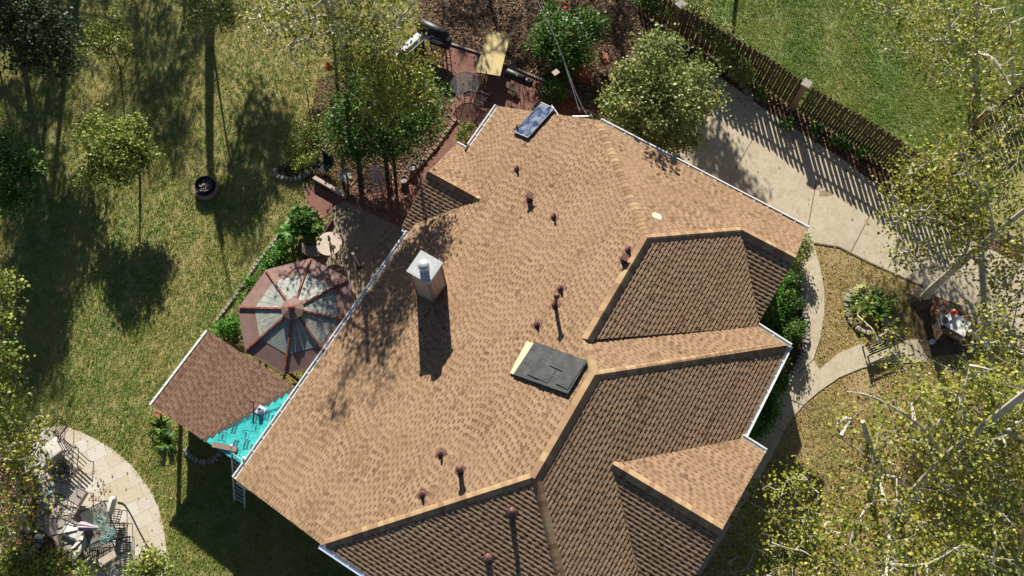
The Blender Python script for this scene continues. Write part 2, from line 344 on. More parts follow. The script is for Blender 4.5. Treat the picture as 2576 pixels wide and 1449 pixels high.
def shingles(mb, poly, pl, down, seed, e=.145, to=lambda a, b, z: W(a, b, z), thin=.034, thick=.039):
    """courses of laminated tabs on a plane; down = unit downslope in (a,b)"""
    rnd = random.Random(seed); H = halves(poly); ac = (-down[1], down[0])
    D = [p[0]*down[0]+p[1]*down[1] for p in poly]; S = [p[0]*ac[0]+p[1]*ac[1] for p in poly]
    k0, k1 = math.floor(min(D)/e)-1, math.ceil(max(D)/e)+1
    for k in range(k0, k1):
        rr = random.Random(seed*7919+k); s = -40+rr.random()*.3; hi = rr.random() < .5; d0, d1 = k*e, (k+1)*e
        smax, smin = max(S), min(S); ct = rr.uniform(-.12, .12)
        while s < smax:
            wdt = rr.uniform(.135, .175) if hi else rr.uniform(.125, .165)
            t0 = min(1, max(.3, rr.gauss(.66, .13)+ct))
            if s+wdt > smin:
                h1 = thick if hi else thin; q = s+wdt
                def pt(d, ss, h): a = d*down[0]+ss*ac[0]; b = d*down[1]+ss*ac[1]; return (a, b, pl.z(a, b)+h)
                ht = .014 if hi else .002; dm_ = d0+.36*e; hm = ht+(h1-ht)*.36
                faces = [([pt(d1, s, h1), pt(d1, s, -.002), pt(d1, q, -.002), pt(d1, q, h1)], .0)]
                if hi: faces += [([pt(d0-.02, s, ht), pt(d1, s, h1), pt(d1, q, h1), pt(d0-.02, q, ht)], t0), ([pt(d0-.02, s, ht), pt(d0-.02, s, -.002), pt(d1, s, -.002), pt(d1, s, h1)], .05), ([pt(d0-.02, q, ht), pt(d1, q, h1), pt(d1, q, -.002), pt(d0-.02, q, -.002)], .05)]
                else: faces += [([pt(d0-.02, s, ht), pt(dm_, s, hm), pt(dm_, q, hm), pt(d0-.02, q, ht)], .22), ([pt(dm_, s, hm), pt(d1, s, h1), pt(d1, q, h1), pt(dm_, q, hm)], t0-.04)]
                for fc, tt in faces:
                    for hh in H:
                        fc = clip(fc, hh)
                        if not fc: break
                    if fc: mb.face([to(*p) for p in fc], tt)
            s += wdt; hi = not hi
roof_pieces = [  # (polygon, plane, downslope, seed)
 ([(aSW,B0),(aSW,bK),(aR2,b2),(aR2,B0)], NW, (0,-1), 1), ([(aR2,B0),(aR2,b2),(aH,b2),(aH,B0)], NW, (0,-1), 1),
 ([(aH,B0),(aH,b2),(aR1,b1),(aR1,B0)], NW, (0,-1), 1), ([(aR1,B0),(aR1,b1),(aR1e,b1),(aR1e,B0)], NW, (0,-1), 1),
 ([(aR1e,B0),(aR1e,b1),(aNE,bNEc),(aN,B0)], NW, (0,-1), 1),
 ([(aR1,b1),(aR1e,b1),(a3,pk3[1])], SEa, (0,1), 2), ([(aR1,b1),(a3,pk3[1]),(pv3[0],pv3[1])], SEa, (0,1), 2), ([(aR1,b1),(pv3[0],pv3[1]),(V[0],V[1])], SEa, (0,1), 2),
 ([(aH,b2),(aR1,b1),(V[0],V[1]),(Gc[0],Gc[1])], NEw, (1,0), 3),
 ([(aR2,b2),(aH,b2),(Gc[0],Gc[1]),(Gc[0]-.1,bE),(aSW,bE)], SEb, (0,1), 4),
 ([(aR2,b2),(aSW,bK),(aSW,bE)], SWp, (-1,0), 5),
 ([(aR1e,b1),(aNE,bNEc),(aNE,pk3[1]),(a3,pk3[1])], NEp, (1,0), 6), ([(a3,pk3[1]),(aNE,pk3[1]),(NEd[0],NEd[1]),(a3,pe3[1])], NEp, (1,0), 6),
 ([(a3,pk3[1]),(a3,pe3[1]),(pv3[0],pv3[1])], SW3, (-1,0), 7),
 ([(a4,p4[1]),(a4,pe4[1]),(g4b[0],g4b[1]),(g4a[0],g4a[1])], NE4, (1,0), 8),
 ([(a4,p4[1]),(a4,pe4[1]),(a4-3.4,pe4[1]+.05),(a4-3.4,p4[1]+3.4)], SW4, (-1,0), 9),
 ([(a5,p5[1]),(a5,pe5[1]),(q5a[0],q5a[1]),(q5a[0],hf(NE5.hit(1172,371))[1]-.05)], NE5, (1,0), 10),
 ([(a5,p5[1]),(a5,pe5[1]),(q5b[0],q5b[1]),(q5b[0]+.02,B0+.02)], SW5, (-1,0), 11)]
rm = MB(); dk = MB()
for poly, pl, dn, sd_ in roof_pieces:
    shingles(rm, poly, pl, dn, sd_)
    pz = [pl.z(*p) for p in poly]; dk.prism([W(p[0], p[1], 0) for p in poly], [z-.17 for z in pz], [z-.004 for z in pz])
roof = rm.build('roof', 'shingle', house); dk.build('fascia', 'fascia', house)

def caps(p, q, f, wd=.17, ln=.2, rng_=random.Random(3), lift=.05):
    """ridge or hip caps from p to q (a,b); f(a,b) = roof height there"""
    mb = MB(); p = np.array(p[:2], float); q = np.array(q[:2], float); L = np.linalg.norm(q-p); d = (q-p)/L; n = np.array([-d[1], d[0]])
    k = max(1, int(L/ln)); st = L/k; T = (-1, -.72, -.38, 0, .38, .72, 1)
    for i in range(k):
        s0, s1 = i*st-.05, (i+1)*st; tn = rng_.random()**.9
        rows = []
        for s, up in ((s0, .0), (s1, .016)):
            row = []
            for t in T:
                c = p+d*max(0, min(L, s))+n*wd*t; row.append(W(c[0], c[1], f(c[0], c[1])+up+lift*(1-abs(t))**.6+.020))
            rows.append(row)
        for j in range(6): mb.face([rows[0][j], rows[1][j], rows[1][j+1], rows[0][j+1]], tn)
        low = []
        for t in T: c = p+d*min(L, s1)+n*wd*t; low.append(W(c[0], c[1], f(c[0], c[1])+.0))
        for j in range(6): mb.face([rows[1][j], low[j], low[j+1], rows[1][j+1]], tn)
        for j in (0, 6):
            e0 = rows[0][j]; e1 = rows[1][j]; mb.face([e0, e1, e1-[0,0,.036], e0-[0,0,.03]], tn)
    return mb.build('ridge_cap', 'cap', roof)
def mn(*pls): return lambda a, b: min(pl.z(a, b) for pl in pls)
caps((aSW+.1,bK+.1), (aR2,b2), mn(NW,SWp)); caps((aR2-.1,b2), (aH,b2), mn(NW,SEb), wd=.22, ln=.3, lift=.09); caps((aH,b2), (aR1,b1), mn(NW,NEw,SEb), wd=.18)
caps((aR1,b1), (aR1e,b1), mn(NW,SEa), wd=.22, ln=.3, lift=.09); caps((aNE-.2,bNEc+.2), (aR1e,b1), mn(NW,NEp)); caps((a3,pk3[1]), (aR1e,b1), mn(NEp,SEa))
caps((a3,pe3[1]), (a3,pk3[1]), mn(NEp,SW3), wd=.21, lift=.08); caps((Gc[0]-.08,Gc[1]-.08), (aH,b2), mn(NEw,SEb)); caps((aSW,bE), (aR2,b2), mn(SWp,SEb))
caps((a4,pe4[1]), (a4,p4[1]), mn(NE4,SW4), wd=.21, lift=.08); caps((a5,pe5[1]), (a5,p5[1]), mn(NE5,SW5), wd=.21, lift=.08)

# walls (set in under the eaves) and gable ends
wm = MB()
def wallbox(a0, a1, b0_, b1_, z): wm.prism([W(a0,b0_,0), W(a1,b0_,0), W(a1,b1_,0), W(a0,b1_,0)], 0, z)
wallbox(aSW+.5, aNE-.6, B0+3.0, b2, 3.6); wallbox(aSW+.55, 12.1, b2+.02, bE-.5, 3.85); wallbox(12.15, 17.0, b2+.02, 3.1, 4.0)
wallbox(aSW+.3, 14, B0+.6, B0+2.98, 2.45); wallbox(q5b[0]+.5, q5a[0]-.4, pe5[1]+.5, B0+.58, 2.3); wallbox(a4-2.6, g4a[0]-.5, bE-.48, pe4[1]-.45, 3.9)
wm.build('wall', 'wallbrick', house)
for (aa, bb, zz, ww) in ((9.7, bE-.48, 1.6, 1.5), (11, bE-.48, 1.6, 1.0), (-1, bE-.48, 1.6, 1.5)):
    MB().box(W(aa, bb, zz), (ww, .06, 1.3), list(A)+[0], list(B)+[0]).build('window', 'glass', house)

def gutter(p, q, m='white', wd=.13, side=1):
    p, q = np.array(p, float), np.array(q, float); d = q-p; L = np.linalg.norm(d); d /= L; n = np.array([-d[1], d[0], 0])*side; n /= np.linalg.norm(n)
    mb = MB(); c = (p+q)/2
    mb.box(c+n*(.006)-[0,0,.05], (L, .008, .11), d, n); mb.box(c+n*wd-[0,0,.045], (L, .02, .12), d, n); mb.box(c+n*wd/2-[0,0,.045], (L, wd-.02, .01), d, n)
    mb.box(c+n*(wd-.004)+[0,0,.021], (L, .05, .012), d, n)
    k = int(L/.6)
    for i in range(1, k): mb.box(p+d*(L*i/k)+n*wd/2+[0,0,.005], (.03, wd, .01), d, n)
    for e in (p, q): mb.box(e+n*wd/2-[0,0,.05], (.01, wd+.02, .12), d, n)
    return mb.build('gutter', m, house)
def gw(a, b, z): return W(a, b, z)
gutter(gw(aSW+.02,B0,Z0+.01), gw(q5b[0]-.1,B0,Z0+.01), side=1, wd=.16); gutter(gw(q5a[0]+.2,B0,Z0+.01), gw(aN,B0,Z0+.01), side=1, wd=.16)
gutter(gw(aNE,bNEc+.1,NEp.z(aNE,0)), gw(NEd[0],NEd[1]+.05,NEp.z(NEd[0],0)), side=1, wd=.15)
gutter(gw(V[0],V[1]-.1,NEw.z(V[0],0)), gw(Gc[0],Gc[1]+.14,NEw.z(Gc[0],0)), side=1, wd=.15)
gutter(gw(Gc[0]+.1,bE,SEb.z(0,bE)), gw(g4a[0]+.1,bE,SEb.z(0,bE)), side=1, wd=.14)
gutter(gw(g4a[0],g4a[1]-.03,g4a[2]), gw(g4b[0],g4b[1],g4b[2]), side=1, wd=.15)
gutter(gw(aSW,bK-.05,zK), gw(aSW,bE,zK), m='bluepaint', side=-1, wd=.14)
gutter(gw(q5a[0],q5a[1],q5a[2]), gw(q5a[0],B0-.15,q5a[2]), side=1, wd=.11)
gutter(gw(q5b[0]-.02,q5b[1]+.1,q5b[2]), gw(q5b[0]-.02,B0,q5b[2]), m='bluepaint', side=-1, wd=.12)

# chimney
def upz(p, z): return np.array([p[0], p[1], z])
zc = 6.42; ct = [P(1579.4/1.4907,942.2/1.4907,zc), P(1529.7/1.4907,1014.3/1.4907,zc), P(1606.7/1.4907,1059.8/1.4907,zc), P(1654.7/1.4907,987.0/1.4907,zc)]
cc = sum(ct)/4; hw = .455
def sq(c, h, z): return [c[:2]+A*h*i+B*h*j for i, j in ((1,-1),(-1,-1),(-1,1),(1,1))]
chm = MB(); chm.prism(sq(cc,hw,0), 3.2, zc-.05); chimney = chm.build('chimney', 'siding', house)
tr = MB()
for i in (-1,1):
    for j in (-1,1): tr.box(upz(np.append(cc[:2]+A*i*(hw-.03)+B*j*(hw-.03),0), 4.85), (.09,.09,2.95), list(A)+[0], list(B)+[0])
tr.build('trim', 'siding_b', chimney)
gr = MB()
for k in range(-3, 4):
    if k == 0: continue
    o_ = k*.115
    for sg in (-1,1):
        gr.box(upz(np.append(cc[:2]+A*o_+B*sg*(hw+.001),0), 4.85), (.012,.006,2.9), list(A)+[0], list(B)+[0]); gr.box(upz(np.append(cc[:2]+B*o_+A*sg*(hw+.001),0), 4.85), (.006,.012,2.9), list(A)+[0], list(B)+[0])
gr.build('batten', 'siding_b', chimney)
cp = MB(); cp.prism(sq(cc,hw+.055,0), zc-.07, zc); cp.build('chimney_cap', 'galv', chimney)
fp = upz(P(1588/1.4907,995/1.4907,zc+.3), zc); fl = MB(); fl.lathe(fp, [(.20,0),(.19,.06),(.185,.07),(.185,.26),(.2,.27),(.225,.28),(.225,.36),(.21,.39),(.04,.43),(.0,.43)], 24); fl.build('flue', 'galv', chimney, True)

# things that poke through the roof
def vent(u, v, pl, kind='pipe', h=.3, r=.045, m='bronze'):
    p = pl.hit(u, v); nrm = np.array([-(pl.ga*A[0]+pl.gb*B[0]), -(pl.ga*A[1]+pl.gb*B[1]), 1.]); nrm /= np.linalg.norm(nrm)
    X = np.array([A[0], A[1], pl.ga]); X /= np.linalg.norm(X); Y = np.cross(nrm, X)
    mb = MB(); mb.box(p+nrm*.03, (.36,.36,.012), X, Y, nrm); mb.lathe(p+nrm*.03, [(.13,0),(.11,.04),(r+.02,.12)], 14)
    if kind == 'pipe': mb.lathe(p, [(r,0),(r,h),(r*.7,h),(r*.7,h-.02)], 12)
    elif kind == 'hood': mb.lathe(p, [(r,0),(r,h)], 12); mb.lathe(p+[0,0,h], [(r+.01,-.02),(r+.05,0),(r+.05,.07),(r,.11),(0,.14)], 14)
    elif kind == 'box': mb.box(p+[0,0,h/2], (.16,.16,h), X, np.cross([0,0,1], X)); mb.box(p+[0,0,h+.02], (.26,.26,.07), X, np.cross([0,0,1], X))
    return mb.build('vent_pipe', m, roof)
for a_ in ((1301,326,NW,'pipe',.35),(1301,427,NW,'pipe',.35),(1332,502,NW,'box',.4),(1394,547,NW,'pipe',.35),(1581,630,NW,'pipe',.3),(1569,655,NW,'box',.3),
           (1411,728,NW,'pipe',.3),(1397,768,NW,'hood',1.05,.07),(1352,818,NW,'pipe',.25),(1110,1142,NW,'pipe',.33),(1159,1184,NW,'hood',.55,.09),(1064,1244,NW,'pipe',.3),
           (1288,1290,SWp,'hood',.75,.08),(1229,1404,SWp,'hood',.5,.10)): vent(*a_)

# patio cover with part of its shingles off
zp = 2.3; pc = [hf(P(525,835,zp)), hf(P(380,1021,zp)), hf(P(604,1166,zp)), hf(P(748,975,zp))]
pa0 = (pc[1][0]+pc[2][0])/2; pa1 = (pc[0][0]+pc[3][0])/2; pb0 = (pc[0][1]+pc[1][1])/2; pb1 = B0+.55
PC = Plane(zp-.03*pb0, 0, .03)
cover = thing('patio_cover', 'low tan-shingled patio roof partly stripped to turquoise membrane', 'patio roof', W((pa0+pa1)/2,(pb0+pb1)/2,0))
# diagonal edge of the shingled part
sA = hf(PC.hit(513,1103)); sB = hf(PC.hit(741,972)); sm = MB(); dm = MB(); e_ = .145
deck = [(pa0,pb0),(pa1,pb0),(pa1,pb1),(pa0,pb1)]
dm.prism([W(p[0],p[1],0) for p in deck], [PC.z(*p)-.16 for p in deck], [PC.z(*p)-.004 for p in deck]); dm.build('deck', 'fascia', cover)
k0 = math.floor(-pb1/e_); tooth = MB(); kk = 0
b_ = math.ceil(pb0/e_)*e_
rows = []
bcur = pb0
while bcur < pb1:
    t = (bcur+e_/2-sA[1])/(sB[1]-sA[1]); al = sA[0]+t*(sB[0]-sA[0])
    al = max(pa0, al)
    if al < pa1:
        shingles(sm, [(al,bcur),(pa1,bcur),(pa1,min(bcur+e_,pb1)),(al,min(bcur+e_,pb1))], PC, (0,-1), 31, thin=.022, thick=.030)
        if al > pa0: tooth.prism([W(al-.28,bcur,0),W(al,bcur,0),W(al,bcur+e_*1.0,0),W(al-.28,bcur+e_*1.0,0)], [PC.z(al,bcur)]*2+[PC.z(al,bcur+e_)]*2, [PC.z(al,bcur)+.009+.002*(kk%2)]*2+[PC.z(al,bcur+e_)+.013+.002*(kk%2)]*2); kk += 1
    bcur += e_
sm.build('shingles', 'shingle_b', cover); tooth.build('starter_strip', 'felt_edge', cover)
um = MB(); n_ = 26
UP = [(pa0+.02, sA[1]-.6),(sA[0]-.1,sA[1]-.1),(sB[0]-.1,sB[1]),(sB[0]-.1,pb1),(pa0+.02,pb1)]
um.prism([W(p[0],p[1],0) for p in UP], [PC.z(*p)-.003 for p in UP], [PC.z(*p)+.004 for p in UP]); under = um.build('underlayment', 'membrane', cover)
def lettering(txt, u, v, ang, size, boxed=False):
    lm_ = MB(); cu = bpy.data.curves.new('t', 'FONT'); cu.body = txt; cu.size = size; cu.align_x = 'CENTER'; cu.align_y = 'CENTER'; cu.space_line = .8; cu.resolution_u = 2; cu.offset = size*.03
    ob = bpy.data.objects.new('t', cu); COL.objects.link(ob); dg = bpy.context.evaluated_depsgraph_get(); dg.update()
    me = bpy.data.meshes.new_from_object(ob.evaluated_get(dg)); p = PC.hit(u, v); ca, sa = math.cos(ang), math.sin(ang)
    def up_(x_, y_): h_ = hf(np.array([x_, y_, 0])); return PC.z(h_[0], h_[1])+.008
    V_ = [(p[0]+q.co.x*ca-q.co.y*sa, p[1]+q.co.x*sa+q.co.y*ca) for q in me.vertices]; V_ = [(x_, y_, up_(x_, y_)) for x_, y_ in V_]
    lm_.mesh(V_, [tuple(f.vertices) for f in me.polygons]); bpy.data.objects.remove(ob); bpy.data.curves.remove(cu); bpy.data.meshes.remove(me)
    if boxed:
        x = np.array([ca, sa]); y = np.array([-sa, ca])
        for i in (-1,1):
            for (dv, ev, s0, s1) in ((x, y, .17, .15), (y, x, .14, .17)):
                q0 = p[:2]+dv*i*s0; k_ = [q0-ev*s1-dv*.007, q0+ev*s1-dv*.007, q0+ev*s1+dv*.007, q0-ev*s1+dv*.007]; lm_.face([(k[0], k[1], up_(k[0], k[1])+.0005*(dv is y)) for k in k_])
    return lm_.build('lettering', 'ink', under)
ta = R(80)
for (u, v, f_) in ((641,1053,0),(671,1047,0),(687,1056,0),(590,1079,1),(620,1119,1),(593,1119,1),(634,1131,0)): lettering('Storm\nGuard', u, v, ta+math.pi*f_, .155)
for (u, v, f_) in ((644,1076,1),(710,1031,1),(560,1098,1),(618,1094,0),(594,1143,1)): lettering('GAF', u, v, ta+math.pi*f_, .13, True)
ge = MB(); e0, e1 = W(pa0,pb0-.03,zp), W(pa1,pb0-.03,zp); d_ = (e1-e0)/np.linalg.norm(e1-e0); nn = np.array([-d_[1],d_[0],0])
ge.box((e0+e1)/2+nn*.05, (pa1-pa0,.09,.1), d_, nn)
for i in range(6): ge.box(e0+d_*(.3+i*(pa1-pa0-.6)/5)+nn*.09+[0,0,.05], (.05,.05,.03), d_, nn)
ge.build('gutter', 'white', cover)
for (a_, b__) in ((pa0+.2,pb0+.2),(pa1-.2,pb0+.2),((pa0+pa1)/2,pb0+.2)): MB().box(W(a_,b__,1.07), (.14,.14,2.14), list(A)+[0], list(B)+[0]).build('post', 'white', cover)
pw = MB(); pw.prism([W(pa0+.35,pb0+.5,0),W(pa0+.42,pb0+.5,0),W(pa0+.42,pb1,0),W(pa0+.35,pb1,0)], 0, 2.13); pw.build('side_wall', 'siding', cover)
fj = PC.hit(657,1033); x3 = np.append(A,0); y3 = np.append(B,0); pj = MB(); pj.box(fj+[0,0,.03], (.36,.36,.01), x3, y3); pj.lathe(fj, [(.16,.035),(.12,.09),(.09,.26),(.075,.26),(.07,.05)], 18); pj.build('vent_flashing', 'bluepaint', cover, False)
pj = MB(); pj.lathe(PC.hit(638,1013), [(.025,0),(.025,.45),(.0,.45)], 8); pj.build('pipe', 'bronze', cover)
# loose boards on the stripped part
def board(name, label, cat, c, L, Wd, T, ang, m, tiltv=0, group=None):
    d = np.array([math.cos(ang)*math.cos(tiltv), math.sin(ang)*math.cos(tiltv), math.sin(tiltv)]); n = np.array([-math.sin(ang), math.cos(ang), 0]); k = np.cross(d, n)
    mb = MB(); hx, hy, hz, bv = L/2, Wd/2, T/2, min(.006, T/4)
    V_ = []
    for z in (-1, 1):
        for (x, y) in ((-1,-1),(1,-1),(1,1),(-1,1)): V_.append(np.array(c)+d*hx*x+n*hy*y+k*(hz-bv)*z)
    for z in (-1, 1):
        for (x, y) in ((-1,-1),(1,-1),(1,1),(-1,1)): V_.append(np.array(c)+d*(hx-bv)*x+n*(hy-bv)*y+k*hz*z)
    mb.mesh(V_, [(0,1,5,4),(1,2,6,5),(2,3,7,6),(3,0,4,7),(8,9,1,0),(9,10,2,1),(10,11,3,2),(11,8,0,3),(12,13,14,15),(11,10,9,8)])
    o = mb.build(name, m); return tag(o, label, cat, group)
q1, q2 = PC.hit(537,1119)+[0,0,.07], PC.hit(598,1131)+[0,0,.07]; d__ = q2-q1
board('roof_board', 'dark brown plank lying flat across the turquoise membrane edge', 'plank', (q1+q2)/2, np.linalg.norm(d__), .22, .05, math.atan2(d__[1], d__[0]), 'siding_b')
q1, q2 = P(1353/1.0-1353+623,1163,2.75), P(637,1193,2.75)

# ladder leaning on the eave below the patio cover
lad = thing('ladder', 'grey metal extension ladder leaning on the low roof corner', 'ladder', P(608,1270,0))
bl, br = P(590,1260,.0), P(616,1277,.0); tl, tr_ = P(582,1128,2.75), P(612,1150,2.75)
for p, q in ((bl, tl+(tl-bl)*.06), (br, tr_+(tr_-br)*.0)): mb = MB(); mb.tube([p, (p+q)/2, q], [.045,.035,.035], 6); mb.build('rail', 'galv', lad)
for i in range(1, 13):
    t = i/13; p, q = bl+(tl-bl)*t, br+(tr_-br)*t; MB().tube([p, q], .02, 6).build('rung', 'galv', lad)
dr = P(626,1185,2.5); 
mb = MB(); mb.tube([W(aSW-.05,B0+.1,2.55), W(aSW-.12,B0+.35,2.0), W(aSW-.1,B0+.6,.1)], .045, 8); mb.build('downspout', 'white', house)

# board, felt and sheet on the main roof
def onNW(u, v, h): p = NW.hit(u, v); return p+np.array([0,0,h])
ob = MB(); c4 = [onNW(*q,.10) for q in ((1325,860),(1362,872),(1322,953),(1283,940))]
ob.mesh(c4+[p-[0,0,.03] for p in c4], [(0,1,2,3),(7,6,5,4),(0,4,5,1),(1,5,6,2),(2,6,7,3),(3,7,4,0)])
tag(ob.build('roof_board', 'osb2'), 'pale yellow chipboard strip beside the black felt on roof', 'board')
fe = MB(); c4 = [onNW(*q,.17) for q in ((1345,862),(1477,911),(1428,993),(1291,944))]; N = 10; G = {}
for i in range(N+1):
    for j in range(N+1):
        s, t = i/N, j/N; p = (c4[0]*(1-s)+c4[1]*s)*(1-t)+(c4[3]*(1-s)+c4[2]*s)*t; G[i,j] = p+np.array([0,0,.012*math.sin(i*2.1+j)+(.022 if s > .83 else 0)+(.018 if (t > .55 and .4 < s < .7) else 0)+random.uniform(-.004,.004)])
for i in range(N):
    for j in range(N): fe.face([G[i,j],G[i,j+1],G[i+1,j+1],G[i+1,j]])
for i in range(N):
    fe.face([G[i,0],G[i+1,0],G[i+1,0]-[0,0,.13],G[i,0]-[0,0,.13]]); fe.face([G[i,N],G[i,N]-[0,0,.15],G[i+1,N]-[0,0,.15],G[i+1,N]]); fe.face([G[0,i],G[0,i]-[0,0,.1],G[0,i+1]-[0,0,.1],G[0,i+1]]); fe.face([G[N,i],G[N,i+1],G[N,i+1]-[0,0,.15],G[N,i]-[0,0,.15]])
feo = tag(fe.build('roofing_felt', 'felt'), 'black roofing felt draped over boards by the ridge', 'felt')
ff = MB()
for (s0,t0,s1,t1,h) in ((.45,.05,.78,.5,.035),(.2,.5,.62,.92,.04),(.72,.1,.98,.9,.05)):
    q = [(c4[0]*(1-s)+c4[1]*s)*(1-t)+(c4[3]*(1-s)+c4[2]*s)*t for s, t in ((s0,t0),(s1,t0+.03),(s1-.02,t1),(s0+.02,t1-.04))]; q = [p+[0,0,h] for p in q]
    ff.mesh(q+[p-[0,0,.03] for p in q], [(3,2,1,0),(4,5,6,7),(0,1,5,4),(1,2,6,5),(2,3,7,6),(3,0,4,7)])
x_ = ff.build('felt_patch', 'felt', feo)
# framed glass sheet
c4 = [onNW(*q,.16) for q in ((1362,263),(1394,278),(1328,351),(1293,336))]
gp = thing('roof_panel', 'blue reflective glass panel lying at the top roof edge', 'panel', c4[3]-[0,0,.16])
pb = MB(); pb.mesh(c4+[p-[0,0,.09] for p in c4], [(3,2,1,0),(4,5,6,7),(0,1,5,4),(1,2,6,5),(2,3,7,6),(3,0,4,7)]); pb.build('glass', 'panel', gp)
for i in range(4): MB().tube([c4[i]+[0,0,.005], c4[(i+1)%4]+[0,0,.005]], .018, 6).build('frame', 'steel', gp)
fy = [onNW(*q,.03) for q in ()]; fp_ = [NEp.hit(*q)+[0,0,.035] for q in ((1640,538),(1646,535),(1660,540),(1665,548),(1663,552),(1657,553),(1642,546))]
fm = MB(); n = len(fp_); fm.mesh(fp_+[p-[0,0,.03] for p in fp_], [tuple(range(n-1,-1,-1)), tuple(range(n,2*n))]+[(i,(i+1)%n,(i+1)%n+n,i+n) for i in range(n)])
tag(fm.build('shingle_scrap', 'foam'), 'small pale yellow offcut lying on the tan roof', 'offcut')
# ================================================================== PLANTS
def limb(mb, pts, r0, r1, n=6):
    pts = smooth_line(pts, 3); k = len(pts); mb.tube(pts, [r0+(r1-r0)*i/(k-1) for i in range(k)], n)
def tree(name, label, cat, trunk, blobs, leaf, bark='barkb', lsize=.11, ncl=60, lpc=40, clr=.38, r0=.10, group=None, limbs=None, seed=1, up=.55, twig=.012, sub=3):
    """trunk: list of world points; blobs: (centre, (rx,ry,rz)) ellipsoids; a crown of leaf clusters, each carried by its own twig"""
    rg = np.random.default_rng(seed); t = thing(name, label, cat, trunk[0], group)
    mb = MB(); limb(mb, trunk, r0, r0*.45, 8); carr = [np.array(p) for p in smooth_line(trunk, 4)[len(trunk):]]
    for L in (limbs or []):
        limb(mb, L[0], L[1], L[1]*.3); carr += [np.array(p) for p in smooth_line(L[0], 4)[3:]]
    tot = sum(b[1][0]*b[1][1]*b[1][2] for b in blobs)**1.0; cl = []
    for c, r in blobs:
        k = max(4, int(ncl*(r[0]*r[1]*r[2])/tot)); c = np.array(c); r = np.array(r)
        d = rg.normal(size=(k,3)); d /= np.linalg.norm(d, axis=1)[:,None]; q = c+d*r*(rg.random(k)**.45)[:,None]
        q[:,2] = np.maximum(q[:,2], .25); cl += list(q)
        for j in range(sub):                         # main limbs inside the blob
            e = cl[-1-rg.integers(k)]; s0 = min(carr, key=lambda p: np.linalg.norm(p-e)+max(0, p[2]-e[2])*.7)
            mid = (s0+e)/2+rg.normal(size=3)*.12*np.linalg.norm(e-s0); limb(mb, [s0, mid, e], r0*.3+.004, twig); carr += [mid, (mid+e)/2, e]
    cl = np.array(cl)
    for e in cl:
        s0 = min(carr, key=lambda p: np.linalg.norm(p-e)+max(0, p[2]-e[2])*.7); mid = (s0+e)/2+rg.normal(size=3)*.1*np.linalg.norm(e-s0)
        mb.tube([s0, mid, e], [twig*1.3, twig, twig*.5], 4, caps=False)
        for j in range(2):
            f = e+rg.normal(size=3)*clr*.6; mb.tube([mid*.3+e*.7, f], [twig*.6, twig*.3], 3, caps=False)
    mb.build('trunk', bark, t)
    N = len(cl)*lpc; base = np.repeat(cl, lpc, 0)
    ctone = np.repeat(rg.random(len(cl))*.5, lpc)
    off = rg.normal(size=(N,3))*clr*np.array([.62,.62,.45]); C = base+off; C[:,2] = np.maximum(C[:,2], .06)
    nrm = rg.normal(size=(N,3)); nrm[:,2] = np.abs(nrm[:,2])+up; nrm /= np.linalg.norm(nrm,axis=1)[:,None]
    x = np.cross(nrm, rg.normal(size=(N,3))); x /= np.linalg.norm(x,axis=1)[:,None]; y = np.cross(nrm, x)
    L = lsize*(.6+.8*rg.random(N))[:,None]; wd = L*.42
    V_ = np.stack([C-x*L*.5, C+y*wd-x*L*.05+nrm*L*.12, C+x*L*.5, C-y*wd-x*L*.05+nrm*L*.12], 1)
    tt = np.clip(ctone+rg.random(N)*.5, 0, 1)
    bulk('crown', V_, tt, 'leaf_'+leaf, t); return t
def bl(u, v, z, r, rz=None, ry=None): return (P(u, v, z), (r, ry or r, rz or r*.75))
K = math.cos(SUN_EL)/math.sin(SUN_EL); SH = np.array([SUN[0], SUN[1], 0])/math.hypot(SUN[0], SUN[1])
def shade_at(u, v, z, r, rz=None, ry=None): return (P(u, v, 0)+SH*z*K+np.array([0,0,z]), (r, ry or r, rz or r))

tree('rose_bush', 'dark glossy green bush with scattered red blooms by the brick patio', 'bush', [P(1440,150), P(1438,130,.8), P(1432,110,1.4)], [bl(1420,95,1.5,1.5), bl(1370,110,1.2,.9), bl(1480,70,1.5,1.0), bl(1440,155,1.2,1.0), bl(1400,50,1.3,.9)], 'deep', lsize=.13, ncl=150, lpc=55, clr=.36, r0=.06, seed=3)
tree('shade_tree', 'full pale green tree beside the driveway at the roof corner', 'tree', [P(1640,320), P(1645,280,1.8), P(1650,240,3.2)], [bl(1640,260,3.6,2.2,1.6), bl(1665,150,4.6,1.5,1.1), bl(1740,220,3.6,1.5,1.1), bl(1560,250,3.4,1.0,.9), bl(1650,340,2.6,1.5,1.2), bl(1560,330,2.2,.8), bl(1775,250,3.6,.9,.6), bl(1720,330,2.4,1.0), bl(1600,180,4,1.0)], 'pale', lsize=.13, ncl=330, lpc=62, clr=.42, r0=.16, seed=4)
tree('flowering_tree', 'broad mid-green tree beside the smoker and red finial', 'tree', [P(965,345), P(960,330,1.2), P(955,300,2.4)], [bl(900,330,2.4,1.6,1.2), bl(1010,330,2.6,1.6,1.2), bl(960,230,3.2,1.7,1.2), bl(1060,250,3.0,1.2,.9), bl(860,290,2.2,1.1), bl(1090,320,2.0,.8), bl(1040,170,2.6,.8), bl(890,390,1.6,.9)], 'deep', lsize=.11, ncl=330, lpc=50, clr=.42, r0=.13, seed=5, twig=.014)
tree('flowering_tree', 'loose olive-green treetop mixed with straw twigs over the broad green tree', 'tree', [P(985,350), P(975,310,2.2), P(960,240,5)], [bl(990,210,6.6,1.4,.8), bl(930,160,7,1.3,.8), bl(1050,230,6,1.0,.6), bl(950,270,5.8,1.1,.6), bl(880,150,6.6,.9,.6), bl(1030,160,6.4,1,.6)], 'syc', lsize=.12, ncl=150, lpc=26, clr=.4, r0=.09, seed=55, twig=.014)
